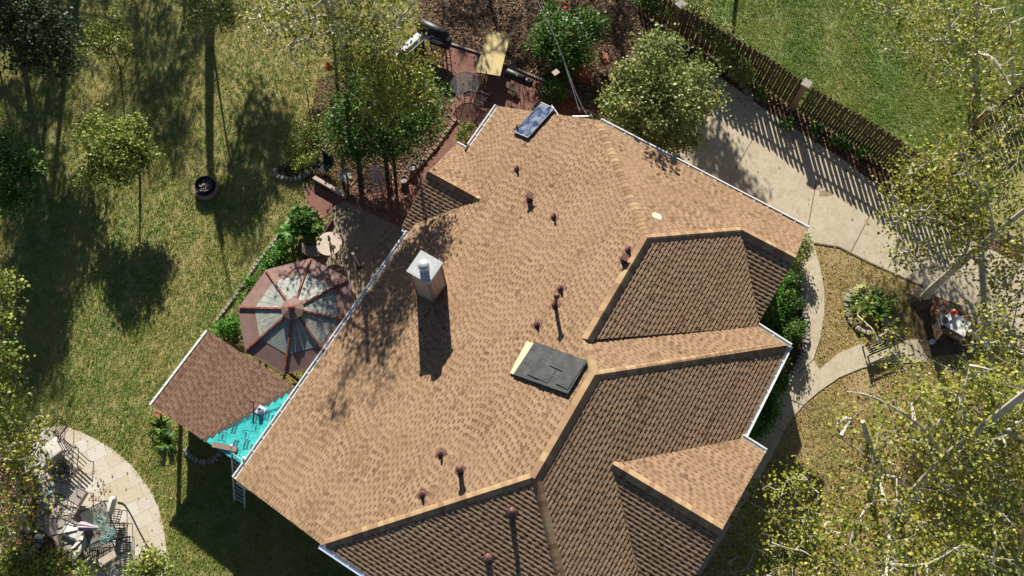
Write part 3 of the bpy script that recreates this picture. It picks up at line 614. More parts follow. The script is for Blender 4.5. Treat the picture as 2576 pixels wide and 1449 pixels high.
tree('sycamore', 'sparse yellowing tree with white limbs at the top centre', 'tree', [P(881,190), P(868,140,2.5), P(844,80,5.5), P(820,10,8.5), P(806,-30,10)],
     [bl(700,60,7,1.5,1.0), bl(820,70,8,1.7,1.2), bl(930,60,8,1.6,1.0), bl(760,20,8,1.5), bl(870,10,9,1.5), bl(990,60,7,1.1,.8), bl(640,30,6,.9,.7), bl(950,120,6.6,1.1,.7), bl(740,120,5.6,.8,.6), bl(720,-10,8,1.1), bl(1020,0,8,1.1)], 'syc', 'barkw', lsize=.14, ncl=210, lpc=13, clr=.5, r0=.17, seed=6, twig=.02,
     limbs=[([P(832,40,7.3), P(780,50,7.6), P(730,130,6.5), P(765,180,5.8)], .07), ([P(828,30,7.8), P(860,55,8), P(920,95,7.4), P(1000,130,6.8)], .08), ([P(815,0,9), P(760,40,8), P(700,80,7)], .06)])
tree('young_tree', 'small round yellow-green tree standing alone in the left lawn', 'tree', [P(352,440), P(330,418,1.2), P(305,390,2.2)], [bl(290,365,2.9,1.35,.8), bl(330,335,2.9,.9,.6), bl(240,340,2.8,.9,.5), bl(350,395,2.5,.8,.5), bl(250,420,2.4,.8,.4), bl(225,300,2.8,.7,.4), bl(205,440,2.0,.6,.35), bl(310,430,2.2,.6,.4)], 'olive', lsize=.12, ncl=200, lpc=40, clr=.32, r0=.07, seed=7)
tree('young_tree', 'thin small tree with dull sparse leaves, upper left lawn', 'tree', [P(302,170), P(292,150,1.1), P(275,115,2)], [bl(270,100,2.3,.95,.7), bl(235,75,2.4,.7), bl(300,80,2.3,.65), bl(212,125,2.2,.45), bl(280,45,2.5,.5), bl(320,110,2.2,.5)], 'olive', lsize=.12, ncl=70, lpc=26, clr=.28, r0=.05, seed=8)
tree('shrub_tree', 'green leafy tree cut by the left edge below the dark wood', 'tree', [P(60,520), P(40,480,1.5), P(20,440,3)], [bl(20,430,3.4,1.2,1.0), bl(55,410,3.4,.8,.7), bl(-20,350,3.6,.9), bl(30,490,3,.9,.7)], 'deep', lsize=.12, ncl=130, lpc=42, clr=.34, r0=.08, seed=9)
tree('shrub_tree', 'narrow strip of yellow-green foliage at the middle of the left edge', 'tree', [P(-30,900), P(-20,860,2), P(-15,820,4)], [bl(-10,720,4.5,.8,1), bl(5,800,4.5,.7,1), bl(0,900,4.4,.8), bl(5,980,4.2,.7), bl(-10,1060,4,.7)], 'olive', lsize=.15, ncl=80, lpc=26, clr=.34, r0=.09, seed=10)
tree('sycamore', 'dark spreading tree with pale branches over the lower left bed', 'tree', [P(55,1330), P(50,1280,1.5), P(45,1200,3)], [bl(60,1100,3.2,1.1,.8), bl(20,1160,3.4,1.2,.8), bl(80,1180,3,.9,.7), bl(20,1260,3,1.1,.8), bl(75,1290,2.4,.8,.6), bl(20,1060,3,.9,.7), bl(20,1350,2.4,.8,.6), bl(30,1000,3,.6,.5)], 'syc', 'barkw', lsize=.13, ncl=130, lpc=16, clr=.4, r0=.12, seed=11, twig=.016)
tree('bush', 'light green bush at the bottom edge on the stone patio', 'bush', [P(385,1470), P(382,1440,1)], [bl(378,1428,1.4,.8,.6), bl(350,1445,1.3,.6,.5)], 'olive', lsize=.1, ncl=50, lpc=40, clr=.3, r0=.05, seed=12)
tree('bush', 'yellowish bush in the bottom left corner among dry leaves', 'bush', [P(60,1480), P(60,1450,.8)], [bl(30,1430,1.2,1.0,.5), bl(110,1435,1.1,.7,.5), bl(150,1410,1.0,.5,.4), bl(200,1440,1,.6,.4), bl(10,1330,.9,.5,.4)], 'olive', lsize=.11, ncl=80, lpc=34, clr=.32, r0=.05, seed=13)
# woods at the top left corner, mostly in their own shade
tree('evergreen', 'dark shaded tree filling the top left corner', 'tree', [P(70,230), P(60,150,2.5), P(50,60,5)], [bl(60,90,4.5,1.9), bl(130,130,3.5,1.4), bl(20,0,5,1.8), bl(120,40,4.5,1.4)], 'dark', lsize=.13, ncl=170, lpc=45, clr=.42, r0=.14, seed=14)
tree('evergreen', 'small grey-green treetop beside the long trunk shadow', 'tree', [P(535,120), P(530,80,2), P(528,40,3.4)], [bl(535,25,4,1.1,.8), bl(495,35,3.8,.8,.6), bl(580,30,3.8,.8,.6)], 'pale', lsize=.1, ncl=90, lpc=45, clr=.32, r0=.07, seed=15)
k_ = 0
for (_b, blobs, nc) in [((420,-320), [(150,230,9,2.6,3.2), (330,200,9,2.4,3), (60,120,9,2.6,3)], 260), ((700,-300), [(430,330,8,1.9,2.2), (420,210,10,2.2,2.6), (520,60,10,1.6,2)], 190),
                       ((150,-250), [(60,480,8,2.0,2.4), (60,640,8,1.6,2.2), (120,760,8,1.3,1.6)], 190), ((0,-200), [(110,930,9,1.5,2.4), (60,860,9,1.6,2), (140,560,9,1.4,2)], 150),
                       ((1350,-420), [(1250,60,8,1.7,2.6), (1150,40,8,1.6,2.6), (1340,40,8,1.5,2.4), (1240,150,8,1.3,2.2), (1330,160,7,1.2,2), (1180,260,7,1,1.6)], 150), ((1560,-420), [(1420,-10,7,1.6,2), (1560,30,8,2.2,2.4), (1700,40,7,1.5,2)], 170),
                       ((100,-100), [(30,260,7,2.2,2.4), (160,20,8,2.8,3), (350,60,9,2.2,2.4)], 240)]:
    b3 = [shade_at(u, v, z, r, rz, r*1.3) for (u, v, z, r, rz) in blobs]; bc = sum(b[0] for b in b3)/len(b3); g0 = np.array([bc[0], bc[1]+.5, 0])
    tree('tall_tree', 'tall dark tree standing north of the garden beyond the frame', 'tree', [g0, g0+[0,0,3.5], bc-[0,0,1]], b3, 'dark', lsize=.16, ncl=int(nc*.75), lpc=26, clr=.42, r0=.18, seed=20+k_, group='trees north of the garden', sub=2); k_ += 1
# the tall trunk whose shadow crosses the lawn
tb = P(528,-70); tree('tall_tree', 'tall bare-trunked tree whose long shadow falls down the lawn', 'tree', [tb, tb+[.1,0,3], tb+[.25,0,6], tb+[.9,0,8]],
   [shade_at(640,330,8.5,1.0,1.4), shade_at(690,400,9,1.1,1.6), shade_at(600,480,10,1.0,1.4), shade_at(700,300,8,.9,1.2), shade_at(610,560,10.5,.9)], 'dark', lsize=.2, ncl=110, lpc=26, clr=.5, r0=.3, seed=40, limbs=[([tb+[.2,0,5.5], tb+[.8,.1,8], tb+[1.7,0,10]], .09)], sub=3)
def shade_roof(u, v, zr, z, r, rz=None): return (P(u, v, zr)+SH*(z-zr)*K+np.array([0,0,z-zr]), (r, r, rz or r))
b3 = [shade_roof(1060,690,3.4,9.5,.7,.9), shade_roof(1010,760,3.5,10,.9,1.1), shade_roof(985,850,3.6,11,.9,1.2), shade_roof(935,900,3.4,11,1.0,1.2), shade_roof(960,960,3.8,11.5,.8,1), shade_roof(880,980,3.2,11.5,.8,1), shade_roof(860,1050,3.3,12,.8,.9), shade_roof(930,740,2.8,9.5,.6)]
b4 = [shade_roof(1655,425,4.8,8.5,.5,.6), shade_roof(1690,445,4.7,8.3,.35,.4)]+[shade_at(u, v, z, r) for u, v, z, r in ((1790,400,6.5,.9), (1840,450,7,.8), (1760,360,6,.8), (1890,470,7.4,.55), (1830,380,6,.6))]
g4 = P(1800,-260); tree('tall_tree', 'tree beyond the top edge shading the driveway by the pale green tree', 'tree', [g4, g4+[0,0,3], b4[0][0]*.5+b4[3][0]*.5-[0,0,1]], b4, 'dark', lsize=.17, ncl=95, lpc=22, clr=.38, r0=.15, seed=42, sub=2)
g0 = P(830,-120); tree('sycamore', 'high thin sycamore crown reaching over the top edge of the garden', 'tree', [g0, g0+[.1,0,5], g0+[.4,-.3,9]], b3, 'syc', 'barkw', lsize=.14, ncl=95, lpc=13, clr=.42, r0=.12, seed=41, sub=2, twig=.012)
# shrubs and vines along the fence
for i, (u, v, r, h) in enumerate([(1740,30,.9,1.3), (1790,75,.9,1.4), (1835,130,.7,1.1), (1860,170,.5,.8), (1690,20,.8,1.2), (1640,-10,.9,1.2)]):
    tree('fence_shrub', ['grey-green arching shrub growing on the fence near the rose bush','grey-green arching shrub over the middle of the shaded pickets','thin olive shrub spilling through the fence','small sprawling shrub at the lower fence shrubs end','dense shrub behind the dark fence corner','shrub at the top edge behind the fence'][i], 'shrub', [P(u,v+40), P(u,v+15,h*.6)], [bl(u,v,h,r,.55), bl(u+20,v+20,h*.8,r*.6,.4)], 'pale' if i != 5 else 'deep', lsize=.09, ncl=60, lpc=44, clr=.28, r0=.03, seed=60+i, group='shrubs along the fence')
for i, (u, v, r) in enumerate([(1915,235,.35), (2055,262+65,.3), (2125,335+30,.2), (2165,385,.2), (1978,310,.45), (2105,352,.3)]):
    tree('vine', ['glossy green vine climbing the pickets left of the post','small weed patch at the fence foot past the post','tiny green sprig between picket shadows','second tiny sprig nearer the right end of the fence','dark weed clump at the foot of the fence post','leafy weed leaning up the middle pickets'][i], 'weed', [P(u,v+6), P(u,v,.3)], [bl(u,v,.35,r,.25)], 'deep', lsize=.09, ncl=14, lpc=30, clr=.16, r0=.012, seed=80+i, group='weeds along the fence', sub=1)
# shrubs against the front of the house
for i, (u, v, r, lf) in enumerate([(2012,622,.55,'pale'), (1990,650,.5,'pale'), (1962,735,.7,'bright'), (1935,790,.75,'bright'), (1920,850,.7,'deep'), (1985,760,.5,'deep'), (1995,830,.45,'deep'), (1945,900,.5,'deep'), (1955,960,.45,'deep'), (1935,985,.5,'bright'), (1925,1030,.5,'deep'), (1905,1070,.45,'bright'), (1985,700,.45,'deep')]):
    tree('front_shrub', ['pale feathery shrub under the north roof corner','pale shrub just below the north roof corner','bright green hedge shrub by the gable edge','bright green hedge shrub nearest the inner gutter corner','dark shrub in the inner roof corner','dark shrub beside the front bed stones','low dark plant by the bend of the path','dark plant below the white gutter corner','dark hedge plant beside the white gutter','bright hedge plant midway along the white gutter','dark hedge plant lower along the white gutter','bright hedge plant at the lower end of the hedge','dark shrub between pale shrub and stones'][i], 'shrub', [P(u-4,v+8), P(u,v,.5)], [bl(u,v,.8,r,.5)], lf, lsize=.085, ncl=34, lpc=50, clr=.24, r0=.02, seed=100+i, group='shrubs against the house front', sub=1)
# big sycamores over the front garden
syc = dict(leaf='syc', bark='barkw', lsize=.125, lpc=23, clr=.55, twig=.009, sub=5, up=.7)
def stree(label, trunk, limbs, blobs, ncl, seed, r0=.2): return tree('sycamore', label, 'tree', trunk, blobs, r0=r0, ncl=ncl, seed=seed, limbs=limbs, **syc)
stree('sycamore leaning from the stump by the rubbish heap to the right edge', [P(2318,755), P(2350,720,1.6), P(2420,660,4), P(2500,590,6.5), P(2590,520,9)],
  [([P(2400,680,3.6), P(2440,600,5), P(2380,560,6), P(2300,540,6.4)], .08), ([P(2440,640,5), P(2500,700,5.5), P(2560,740,6)], .07), ([P(2500,590,6.5), P(2480,500,7.5), P(2430,430,8)], .08)],
  [bl(2260,560,5,1.0,.8), bl(2330,500,6,1.5,1), bl(2420,520,6,1.6,1.2), bl(2500,450,7.5,1.8,1.2), bl(2540,600,7,1.6,1.2), bl(2400,630,5,1.2,.9), bl(2300,630,4,1.0,.7), bl(2490,700,5,1.1,.9), bl(2340,420,6,1.4,1.0), bl(2560,720,6,1.3), bl(2250,640,3.5,.7,.5), bl(2290,480,5.5,.9,.7), bl(2420,390,7,1.3)], 270, 200)
stree('tall sycamore with two white upright stems in the top right corner', [P(2440,250), P(2450,190,3), P(2452,100,6), P(2456,10,9)],
  [([P(2450,130,5), P(2500,150,6), P(2546,215,6), P(2540,60,8.5)], .09), ([P(2452,60,7.5), P(2400,30,8), P(2340,20,8)], .06)],
  [bl(2300,60,6,1.7,1.1), bl(2400,60,8,1.9,1.3), bl(2500,60,8.5,1.9,1.3), bl(2420,180,5,1.6,1.1), bl(2510,220,5.5,1.7,1.2), bl(2230,20,6,1.2,.9), bl(2330,170,4.6,1.3,.9), bl(2250,120,4.5,1.0,.7), bl(2560,330,5.5,1.4,1), bl(2450,310,4.5,1.2,.9), bl(2190,-10,6,1)], 250, 201)
stree('sycamore with a thin white curved limb over the rubbish heap', [P(2490,985), P(2520,1000,1.5), P(2530,980,3.5), P(2500,900,5.5), P(2440,832,7)],
  [([P(2530,980,3.5), P(2520,1060,5), P(2530,1130,6)], .08), ([P(2505,910,5.2), P(2540,850,6), P(2560,760,7)], .06)],
  [bl(2500,820,6,1.1,.9), bl(2550,880,6,1.3,1), bl(2260,830,3,.7,.5), bl(2220,880,3,.7,.5), bl(2270,900,3.4,.8,.5), bl(2560,960,5.5,1.3,1), bl(2160,790,2.6,.5,.4)], 105, 202, .15)
stree('sycamore with thick forked white limbs over the lower right', [P(2250,1290), P(2300,1240,2), P(2360,1170,4.5), P(2440,1100,7), P(2590,980,10)],
  [([P(2330,1200,3.5), P(2440,1170,6), P(2520,1090,8), P(2590,1050,9)], .12), ([P(2380,1150,5), P(2300,1060,6.5), P(2200,1000,7), P(2130,985,7)], .07), ([P(2440,1100,7), P(2420,1020,8), P(2440,920,8.5)], .07), ([P(2300,1240,2), P(2220,1180,4), P(2130,1110,5), P(2090,1070,5.4)], .06)],
  [bl(2270,1010,6,1.1,.8), bl(2120,1040,5,.5,.4), bl(2200,1090,4.6,.6,.4), bl(2350,1030,7,1.7,1.1), bl(2460,1000,8,1.8,1.2), bl(2550,1050,8.5,1.8,1.2), bl(2260,1130,4.5,1.4,.9), bl(2380,1180,5.5,1.6,1), bl(2500,1180,7,1.8,1.2), bl(2550,1250,7,1.7,1.2), bl(2440,1280,5.5,1.5,1.0)], 250, 203, .24)
stree('sycamore with an upright grey-white stem at the lower right', [P(2190,1240), P(2205,1200,2), P(2190,1130,4), P(2170,1060,6)],
  [([P(2205,1200,2), P(2235,1300,3.5), P(2232,1420,5), P(2225,1500,6)], .1), ([P(2198,1160,3.2), P(2250,1170,4), P(2256,1260,4.5)], .06), ([P(2232,1420,5), P(2330,1420,6), P(2420,1370,7)], .07)],
  [bl(2160,1160,4.5,1.2,.8), bl(2200,1280,4.5,1.4,.9), bl(2280,1350,5,1.5,1), bl(2150,1360,4.5,1.4,.9), bl(2350,1440,6,1.5,1), bl(2230,1440,5,1.5,1), bl(2460,1420,6.5,1.6,1), bl(2560,1400,7,1.6,1), bl(2100,1270,4,1,.7), bl(2330,1270,5,1.3,.9), bl(2400,1360,6,1.4)], 190, 204, .17)
stree('young sycamore leafing over the path by the lowest gable', [P(1990,1400), P(1990,1370,1.6), P(1980,1330,3)],
  [([P(1985,1350,2.4), P(1930,1290,3.4), P(1880,1260,3.8)], .05), ([P(1985,1350,2.4), P(2040,1300,3.6), P(2060,1240,4)], .05)],
  [bl(1960,1250,3.8,.9,.6), bl(1890,1240,3.8,.5,.4), bl(2020,1220,3.8,.9,.7), bl(1900,1350,3.6,.8,.6), bl(1980,1330,3.6,1.1,.8), bl(1860,1420,3.6,.8,.6), bl(1950,1430,3.4,1.0,.8), bl(2060,1320,3.8,1.1,.8), bl(2070,1430,4,1.2,.8), bl(1860,1290,3.6,.35,.3)], 100, 205, .1)

def spiky(name, label, cat, c, n, L, m, seed, wd=.03, bend=.35, up=.6):
    rg = np.random.default_rng(seed); t = thing(name, label, cat, c); Fs = []
    for i in range(n):
        a = rg.random()*2*math.pi; o = c+np.array([math.cos(a),math.sin(a),0])*rg.random()*L*.25; l = L*(.6+.5*rg.random()); d = np.array([math.cos(a),math.sin(a),0]); s = np.array([-d[1],d[0],0])*wd
        p1 = o+d*l*.45+[0,0,l*up]; p2 = o+d*l+[0,0,l*up*(1-bend)]
        Fs += [[o-s*.6, o+s*.6, p1+s, p1-s], [p1-s, p1+s, p2+s*.1, p2-s*.1]]
    bulk('leaves', np.array(Fs), rg.random(len(Fs)), m, t)
    st = MB(); st.lathe(c, [(L*.09,0),(L*.07,L*.2),(0,L*.25)], 8); st.build('stem', 'leaf_straw', t); return t
def broad(name, label, cat, c, n, L, m, seed, h=.9, wd=.16):
    rg = np.random.default_rng(seed); t = thing(name, label, cat, c)
    st = MB(); st.tube([c, c+[0,0,h]], [.07,.05], 8); st.build('stem', 'leaf_straw', t); mb = MB()
    for i in range(n):
        a = 2*math.pi*i/n+rg.random()*.5; d = np.array([math.cos(a),math.sin(a),0]); s = np.array([-d[1],d[0],0]); l = L*(.75+.5*rg.random()); tn = rg.random(); k = 7; pr = None
        for j in range(k+1):
            q = j/k; cc_ = c+[0,0,h]+d*l*q+np.array([0,0,l*(.5*q-.62*q*q)]); wj = wd*math.sin(math.pi*min(.97, q*.9+.08))
            cur = (cc_-s*wj+[0,0,wj*.25], cc_, cc_+s*wj+[0,0,wj*.25])
            if pr: mb.face([pr[0],pr[1],cur[1],cur[0]], tn); mb.face([pr[1],pr[2],cur[2],cur[1]], tn)
            pr = cur
    mb.build('leaves', m, t); return t
broad('banana_plant', 'bright green plant with broad paddle leaves by the planter', 'plant', P(737,600), 9, .62, 'leaf_bright', 300, .8, .17)
tree('planter_bush', 'vivid dark green bush beside the concrete patio corner', 'bush', [P(765,580), P(765,565,.5)], [bl(762,552,.8,.55,.45), bl(785,575,.7,.4,.35)], 'deep', lsize=.16, ncl=46, lpc=40, clr=.26, r0=.03, seed=301)
tree('planter_bush', 'low bright green ground plants between lawn edging and gazebo', 'bush', [P(690,665), P(690,655,.3)], [bl(700,640,.4,.5,.3), bl(670,672,.35,.5,.25), bl(640,710,.35,.45,.25), bl(715,615,.4,.35,.3), bl(610,755,.3,.35,.2)], 'bright', lsize=.09, ncl=70, lpc=40, clr=.2, r0=.02, seed=302)
tree('planter_bush', 'small bright clump beside the patio roof corner', 'bush', [P(570,835), P(570,828,.3)], [bl(568,825,.4,.4,.3), bl(590,810,.35,.25,.25)], 'bright', lsize=.09, ncl=34, lpc=44, clr=.18, r0=.02, seed=303)
spiky('grass_clump', 'straw-coloured grass clump beside the gazebo edge', 'plant', P(597,862), 90, .42, 'leaf_straw', 304)
spiky('grass_clump', 'straw-coloured grass clump beside the cream round table', 'plant', P(775,650), 80, .38, 'leaf_straw', 305)
spiky('grass_clump', 'dry grass clump below the banana plant', 'plant', P(770,628), 60, .34, 'leaf_straw', 306)
spiky('lily_clump', 'strap-leaved green plant under the patio roof left corner', 'plant', P(408,1075), 40, .6, 'leaf_deep', 307, .035)
spiky('lily_clump', 'dark strap-leaved plant in shade below the patio roof', 'plant', P(425,1115), 50, .6, 'leaf_deep', 308, .04)
for i, (u, v) in enumerate([(2165,745),(2195,755),(2220,770),(2175,780),(2205,790),(2150,770),(2235,755),(2180,765)]):
    spiky('iris_clump', 'blue-green strap-leaved clump massed in the round stone bed', 'plant', P(u,v,.1), 60, .55, 'leaf_pale' if i % 3 == 0 else 'leaf_deep', 310+i, .03)['group'] = 'clumps in the round bed'
tree('bush', 'small green shrub by the brick patio and white gutter', 'bush', [P(1170,345), P(1172,335,.4)], [bl(1172,330,.5,.4,.35), bl(1160,350,.4,.3,.3)], 'olive', lsize=.08, ncl=26, lpc=34, clr=.18, r0=.02, seed=330)
tree('bush', 'dark round shrub between barrel grill and roof panel', 'bush', [P(1395,245), P(1395,235,.5)], [bl(1395,228,.7,.6,.55)], 'deep', lsize=.08, ncl=46, lpc=50, clr=.22, r0=.03, seed=331)
tree('bush', 'sprawling green shrub in leaf litter left of the stone ring', 'bush', [P(760,345), P(760,335,.4)], [bl(770,330,.5,.7,.35), bl(740,385,.4,.8,.3), bl(800,400,.4,.5,.3), bl(760,410,.4,.5,.3)], 'olive', lsize=.09, ncl=60, lpc=32, clr=.26, r0=.02, seed=332)
tree('rose_bush', 'thin bare-stemmed bush casting streaky shade in the litter bed', 'bush', [P(775,255), P(770,220,.9)], [bl(765,215,1.2,.6,.6), bl(780,160,1.3,.5,.5)], 'olive', lsize=.08, ncl=30, lpc=18, clr=.26, r0=.03, seed=333)

# ================================================================== GARDEN FURNITURE AND STRUCTURES
def ngon(c, r, n, a0=0): return [np.array([c[0]+r*math.cos(a0+2*math.pi*i/n), c[1]+r*math.sin(a0+2*math.pi*i/n), c[2]]) for i in range(n)]
# gazebo
gz = 2.35; gc = P(750,792,gz); ga = math.atan2(*(P(783,648,gz)-gc)[1::-1]); gR = 2.62
gaz = thing('gazebo', 'octagonal gazebo with translucent panels and rusty rafters', 'gazebo', upz(gc,0))
apex = np.array([gc[0], gc[1], 3.12]); out = ngon(gc, gR, 8, ga)
for i in range(8):
    p, q = out[i], out[(i+1)%8]; f = .70; ip, iq = apex+(p-apex)*f, apex+(q-apex)*f; j = .16; jp, jq = apex+(p-apex)*j, apex+(q-apex)*j
    mb = MB(); mb.mesh([p,q,iq,ip]+[x-[0,0,.05] for x in (p,q,iq,ip)], [(0,1,2,3),(7,6,5,4),(0,4,5,1),(2,6,7,3),(1,5,6,2),(0,3,7,4)]); pn = mb.build('roof_panel', 'mauve', gaz)
    mb = MB(); V_ = [ip,iq,jq,jp]; V_ = [x+[0,0,.012] for x in V_]
    for k in range(4):
        s0, s1 = k/4+.006, (k+1)/4-.006; a_, b__, c__, d__ = V_[0]*(1-s0)+V_[1]*s0, V_[0]*(1-s1)+V_[1]*s1, V_[3]*(1-s1)+V_[2]*s1, V_[3]*(1-s0)+V_[2]*s0; dz = [0,0,.004*(k%2)]
        mb.mesh([a_+dz,b__+dz,c__+dz,d__+dz]+[x-[0,0,.02] for x in (a_,b__,c__,d__)], [(0,1,2,3),(7,6,5,4),(0,4,5,1),(2,6,7,3),(1,5,6,2),(0,3,7,4)])
    mb.build('skylight', 'poly', pn)
    mb = MB(); d = p-apex; L = np.linalg.norm(d); d /= L; n_ = np.array([-d[1],d[0],0]); n_ /= np.linalg.norm(n_); mb.box((p+apex)/2+[0,0,.055], (L*.97,.075,.07), d, n_, np.cross(d,n_)); mb.build('rafter', 'rust', gaz)
    mb = MB(); pp = gc+(p-gc)*.93; mb.box([pp[0],pp[1],1.14], (.1,.1,2.28)); mb.build('post', 'rust', gaz)
    mb = MB(); mb.tube([p+[0,0,-.02], q+[0,0,-.02]], .03, 6); mb.build('edge_rail', 'mauve', gaz)
tier = ngon(apex+[0,0,.12], .5, 8, ga); ta_ = apex+[0,0,.32]
for i in range(8):
    p, q = tier[i], tier[(i+1)%8]
    mb = MB(); mb.mesh([p,q,ta_]+[x-[0,0,.02] for x in (p,q,ta_)], [(0,1,2),(5,4,3),(0,3,4,1),(1,4,5,2),(0,2,5,3)]); mb.build('top_tier', 'mauve', gaz)
mb = MB(); mb.lathe(apex+[0,0,.27], [(.14,0),(.13,.05),(.09,.08),(.0,.10)], 16); mb.build('finial', 'rust', gaz, True)

def leg(t, p, q, r=.015, m='iron', name='leg'): return MB().tube([p, q], r, 6).build(name, m, t)
def round_table(name, label, c, r, h, m, rim=.02, group=None):
    t = thing(name, label, 'table', c, group); mb = MB(); mb.lathe(c, [(0,h-.02),(r-.02,h-.025),(r,h-.015),(r,h-.004),(r-.012,h),(0,h)], 32); mb.build('table_top', m, t)
    MB().tube(circ(upz(c,h-.012), r, 32), .014, 5, closed=True).build('rim', 'iron', t)
    for i in range(4):
        a = i*math.pi/2+.5; p = np.array([c[0]+r*.75*math.cos(a), c[1]+r*.75*math.sin(a), .02]); q = np.array([c[0]+r*.35*math.cos(a), c[1]+r*.35*math.sin(a), h*.5]); w_ = np.array([c[0]+r*.7*math.cos(a), c[1]+r*.7*math.sin(a), h-.02])
        MB().tube(smooth_line([p,q,w_],5), .014, 6).build('leg', 'iron', t)
    return t
def chair(name, label, c, ang, m='sling', frame='iron', group=None, cushion=None, back=.95, w_=.55):
    t = thing(name, label, 'chair', c, group); ca, sa = math.cos(ang), math.sin(ang); X = np.array([ca,sa,0]); Y = np.array([-sa,ca,0]); Z = np.array([0,0,1.])
    def q(x, y, z): return c+X*x+Y*y+Z*z
    h = w_/2
    if m == 'iron':
        mb = MB(); mb.tube([q(-h,-h,.42), q(h,-h,.42), q(h,h,.42), q(-h,h,.42)], .016, 5, closed=True)
        for i in range(5): mb.box(q(0,(-.66+i*.33)*h,.42), (w_,.03,.012), X, Y)
        mb.build('seat', m, t); mb = MB()
        for i in range(5): mb.tube([q(-h,(-.8+i*.4)*h,.42), q(-h-.12,(-.8+i*.4)*h,back)], .011, 5)
        mb.tube([q(-h-.12,-h,back), q(-h-.12,h,back)], .016, 5); mb.build('backrest', m, t)
    else: MB().box(q(0,0,.42), (w_,w_,.03), X, Y).build('seat', m, t)
    bd = np.array(X*-.25+Z); bd /= np.linalg.norm(bd)
    if m != 'iron': MB().box(q(-h-.06,0,.42+(back-.42)/2), (.025,w_*.9,back-.42), np.cross(Y,bd), Y, bd).build('backrest', m, t)
    for sy in (-1,1):
        leg(t, q(h,sy*h,0), q(h-.02,sy*h,.62), .016, frame); leg(t, q(-h,sy*h,0), q(-h-.12,sy*h,back), .016, frame); MB().tube([q(h-.02,sy*h,.62), q(-h-.05,sy*h,.66)], .02, 6).build('armrest', frame, t)
    if cushion: mb = MB(); cushion_mesh(mb, q(0,0,.49), X, Y, Z, w_*.98, w_*.98, .1); mb.build('cushion', cushion, t, True)
    return t
def cushion_mesh(mb, c, X, Y, Z, lx, ly, lz, n=6):
    G_ = {}
    for i in range(n+1):
        for j in range(n+1):
            x, y = i/n*2-1, j/n*2-1; e = (1-x**6)*(1-y**6)*.85+.15
            for s in (-1,1): G_[i,j,s] = c+X*lx/2*x+Y*ly/2*y+Z*s*lz/2*e
    for i in range(n):
        for j in range(n): mb.face([G_[i,j,1],G_[i+1,j,1],G_[i+1,j+1,1],G_[i,j+1,1]]); mb.face([G_[i,j,-1],G_[i,j+1,-1],G_[i+1,j+1,-1],G_[i+1,j,-1]])
    for i in range(n):
        for (a_, b__) in (((i,0),(i+1,0)),((i+1,n),(i,n)),((0,i+1),(0,i)),((n,i),(n,i+1))): mb.face([G_[a_+(-1,)],G_[b__+(-1,)],G_[b__+(1,)],G_[a_+(1,)]])
def folded_umbrella(label, base, top, r=.16, m='lilac'):
    t = thing('umbrella', label, 'umbrella', base); d = top-base; L = np.linalg.norm(d); d /= L; x = np.cross(d,[0.3,.2,1]); x /= np.linalg.norm(x); y = np.cross(d,x)
    MB().tube([base, top+d*.08], .02, 8).build('pole', 'iron', t); mb = MB(); n = 24; rows = []
    for k, (s, rr) in enumerate(((.35,r),(.5,r*.95),(.7,r*.6),(.9,r*.3),(1.0,r*.1))):
        rows.append([base+d*L*s+(x*math.cos(2*math.pi*j/n)+y*math.sin(2*math.pi*j/n))*rr*(1 if j % 3 else .55) for j in range(n)])
    for k in range(4):
        for j in range(n): mb.face([rows[k][j],rows[k][(j+1)%n],rows[k+1][(j+1)%n],rows[k+1][j]])
    mb.build('canopy', m, t); return t
# concrete patio set
c = P(837,628); round_table('patio_table', 'round cream-topped table beside the gazebo', c, .60, .74, 'beige')
mb = MB(); tpc = P(833,622,.75)
for dx, dy in ((0,0),(.09,.05),(-.05,.12)): mb.lathe(tpc+[dx,dy,0], [(.035,0),(.05,.04),(.03,.12),(.03,.16),(0,.17)], 10)
tag(mb.build('candle_cluster', 'bronze'), 'cluster of small bronze candle holders on the cream table', 'candle holder')
mb = MB(); mb.tube([P(828,600,.77), P(834,622,.77)], .03, 8); mb.lathe(P(827,596,.765), [(0,0),(.06,.01),(.06,.05),(0,.06)], 12); tag(mb.build('lantern', 'black'), 'black lantern lying across the cream table edge', 'lantern')
c = P(795,640); chair('patio_chair', 'grey-cushioned iron chair left of the cream table', c, 0.1, 'sling', group='iron chairs at the cream table'); 
c = P(858,672); chair('patio_chair', 'scrolled iron chair below the cream table', c, 1.7, 'iron', group='iron chairs at the cream table')
def scroll(c, r, t): MB().tube([c+np.array([math.cos(a)*r*(1-a/9),math.sin(a)*r*(1-a/9),0]) for a in np.linspace(0,6,20)], .012, 5).build('scroll', 'iron', t)
t_ = thing('pole', 'thin standing steel pole on the concrete patio', 'pole', P(906,672)); mb = MB(); mb.tube([P(906,672), P(906,672)+[0,0,1.7]], .03, 8); mb.build('post', 'bluepaint', t_); MB().lathe(P(906,672), [(.2,0),(.2,.03),(.05,.06),(.04,.1)], 16).build('base', 'iron', t_)
MB().tube(circ(P(906,672)+[0,0,1.72], .05, 12), .012, 5, closed=True).build('ring', 'bluepaint', t_)
board('retaining_board', 'dark timber edging at the planter corner beside the patio', 'edging', P(822,575,.12), 1.0, .14, .24, math.atan2(*(P(835,555)-P(806,600))[1::-1]), 'wood')
board('garden_beam', 'long weathered grey beam lying left of the folded umbrella', 'beam', (P(790,447,.25)+P(868,492,.25))/2, np.linalg.norm(P(790,447)-P(868,492)), .2, .22, math.atan2(*(P(868,492)-P(790,447))[1::-1]), 'siding')
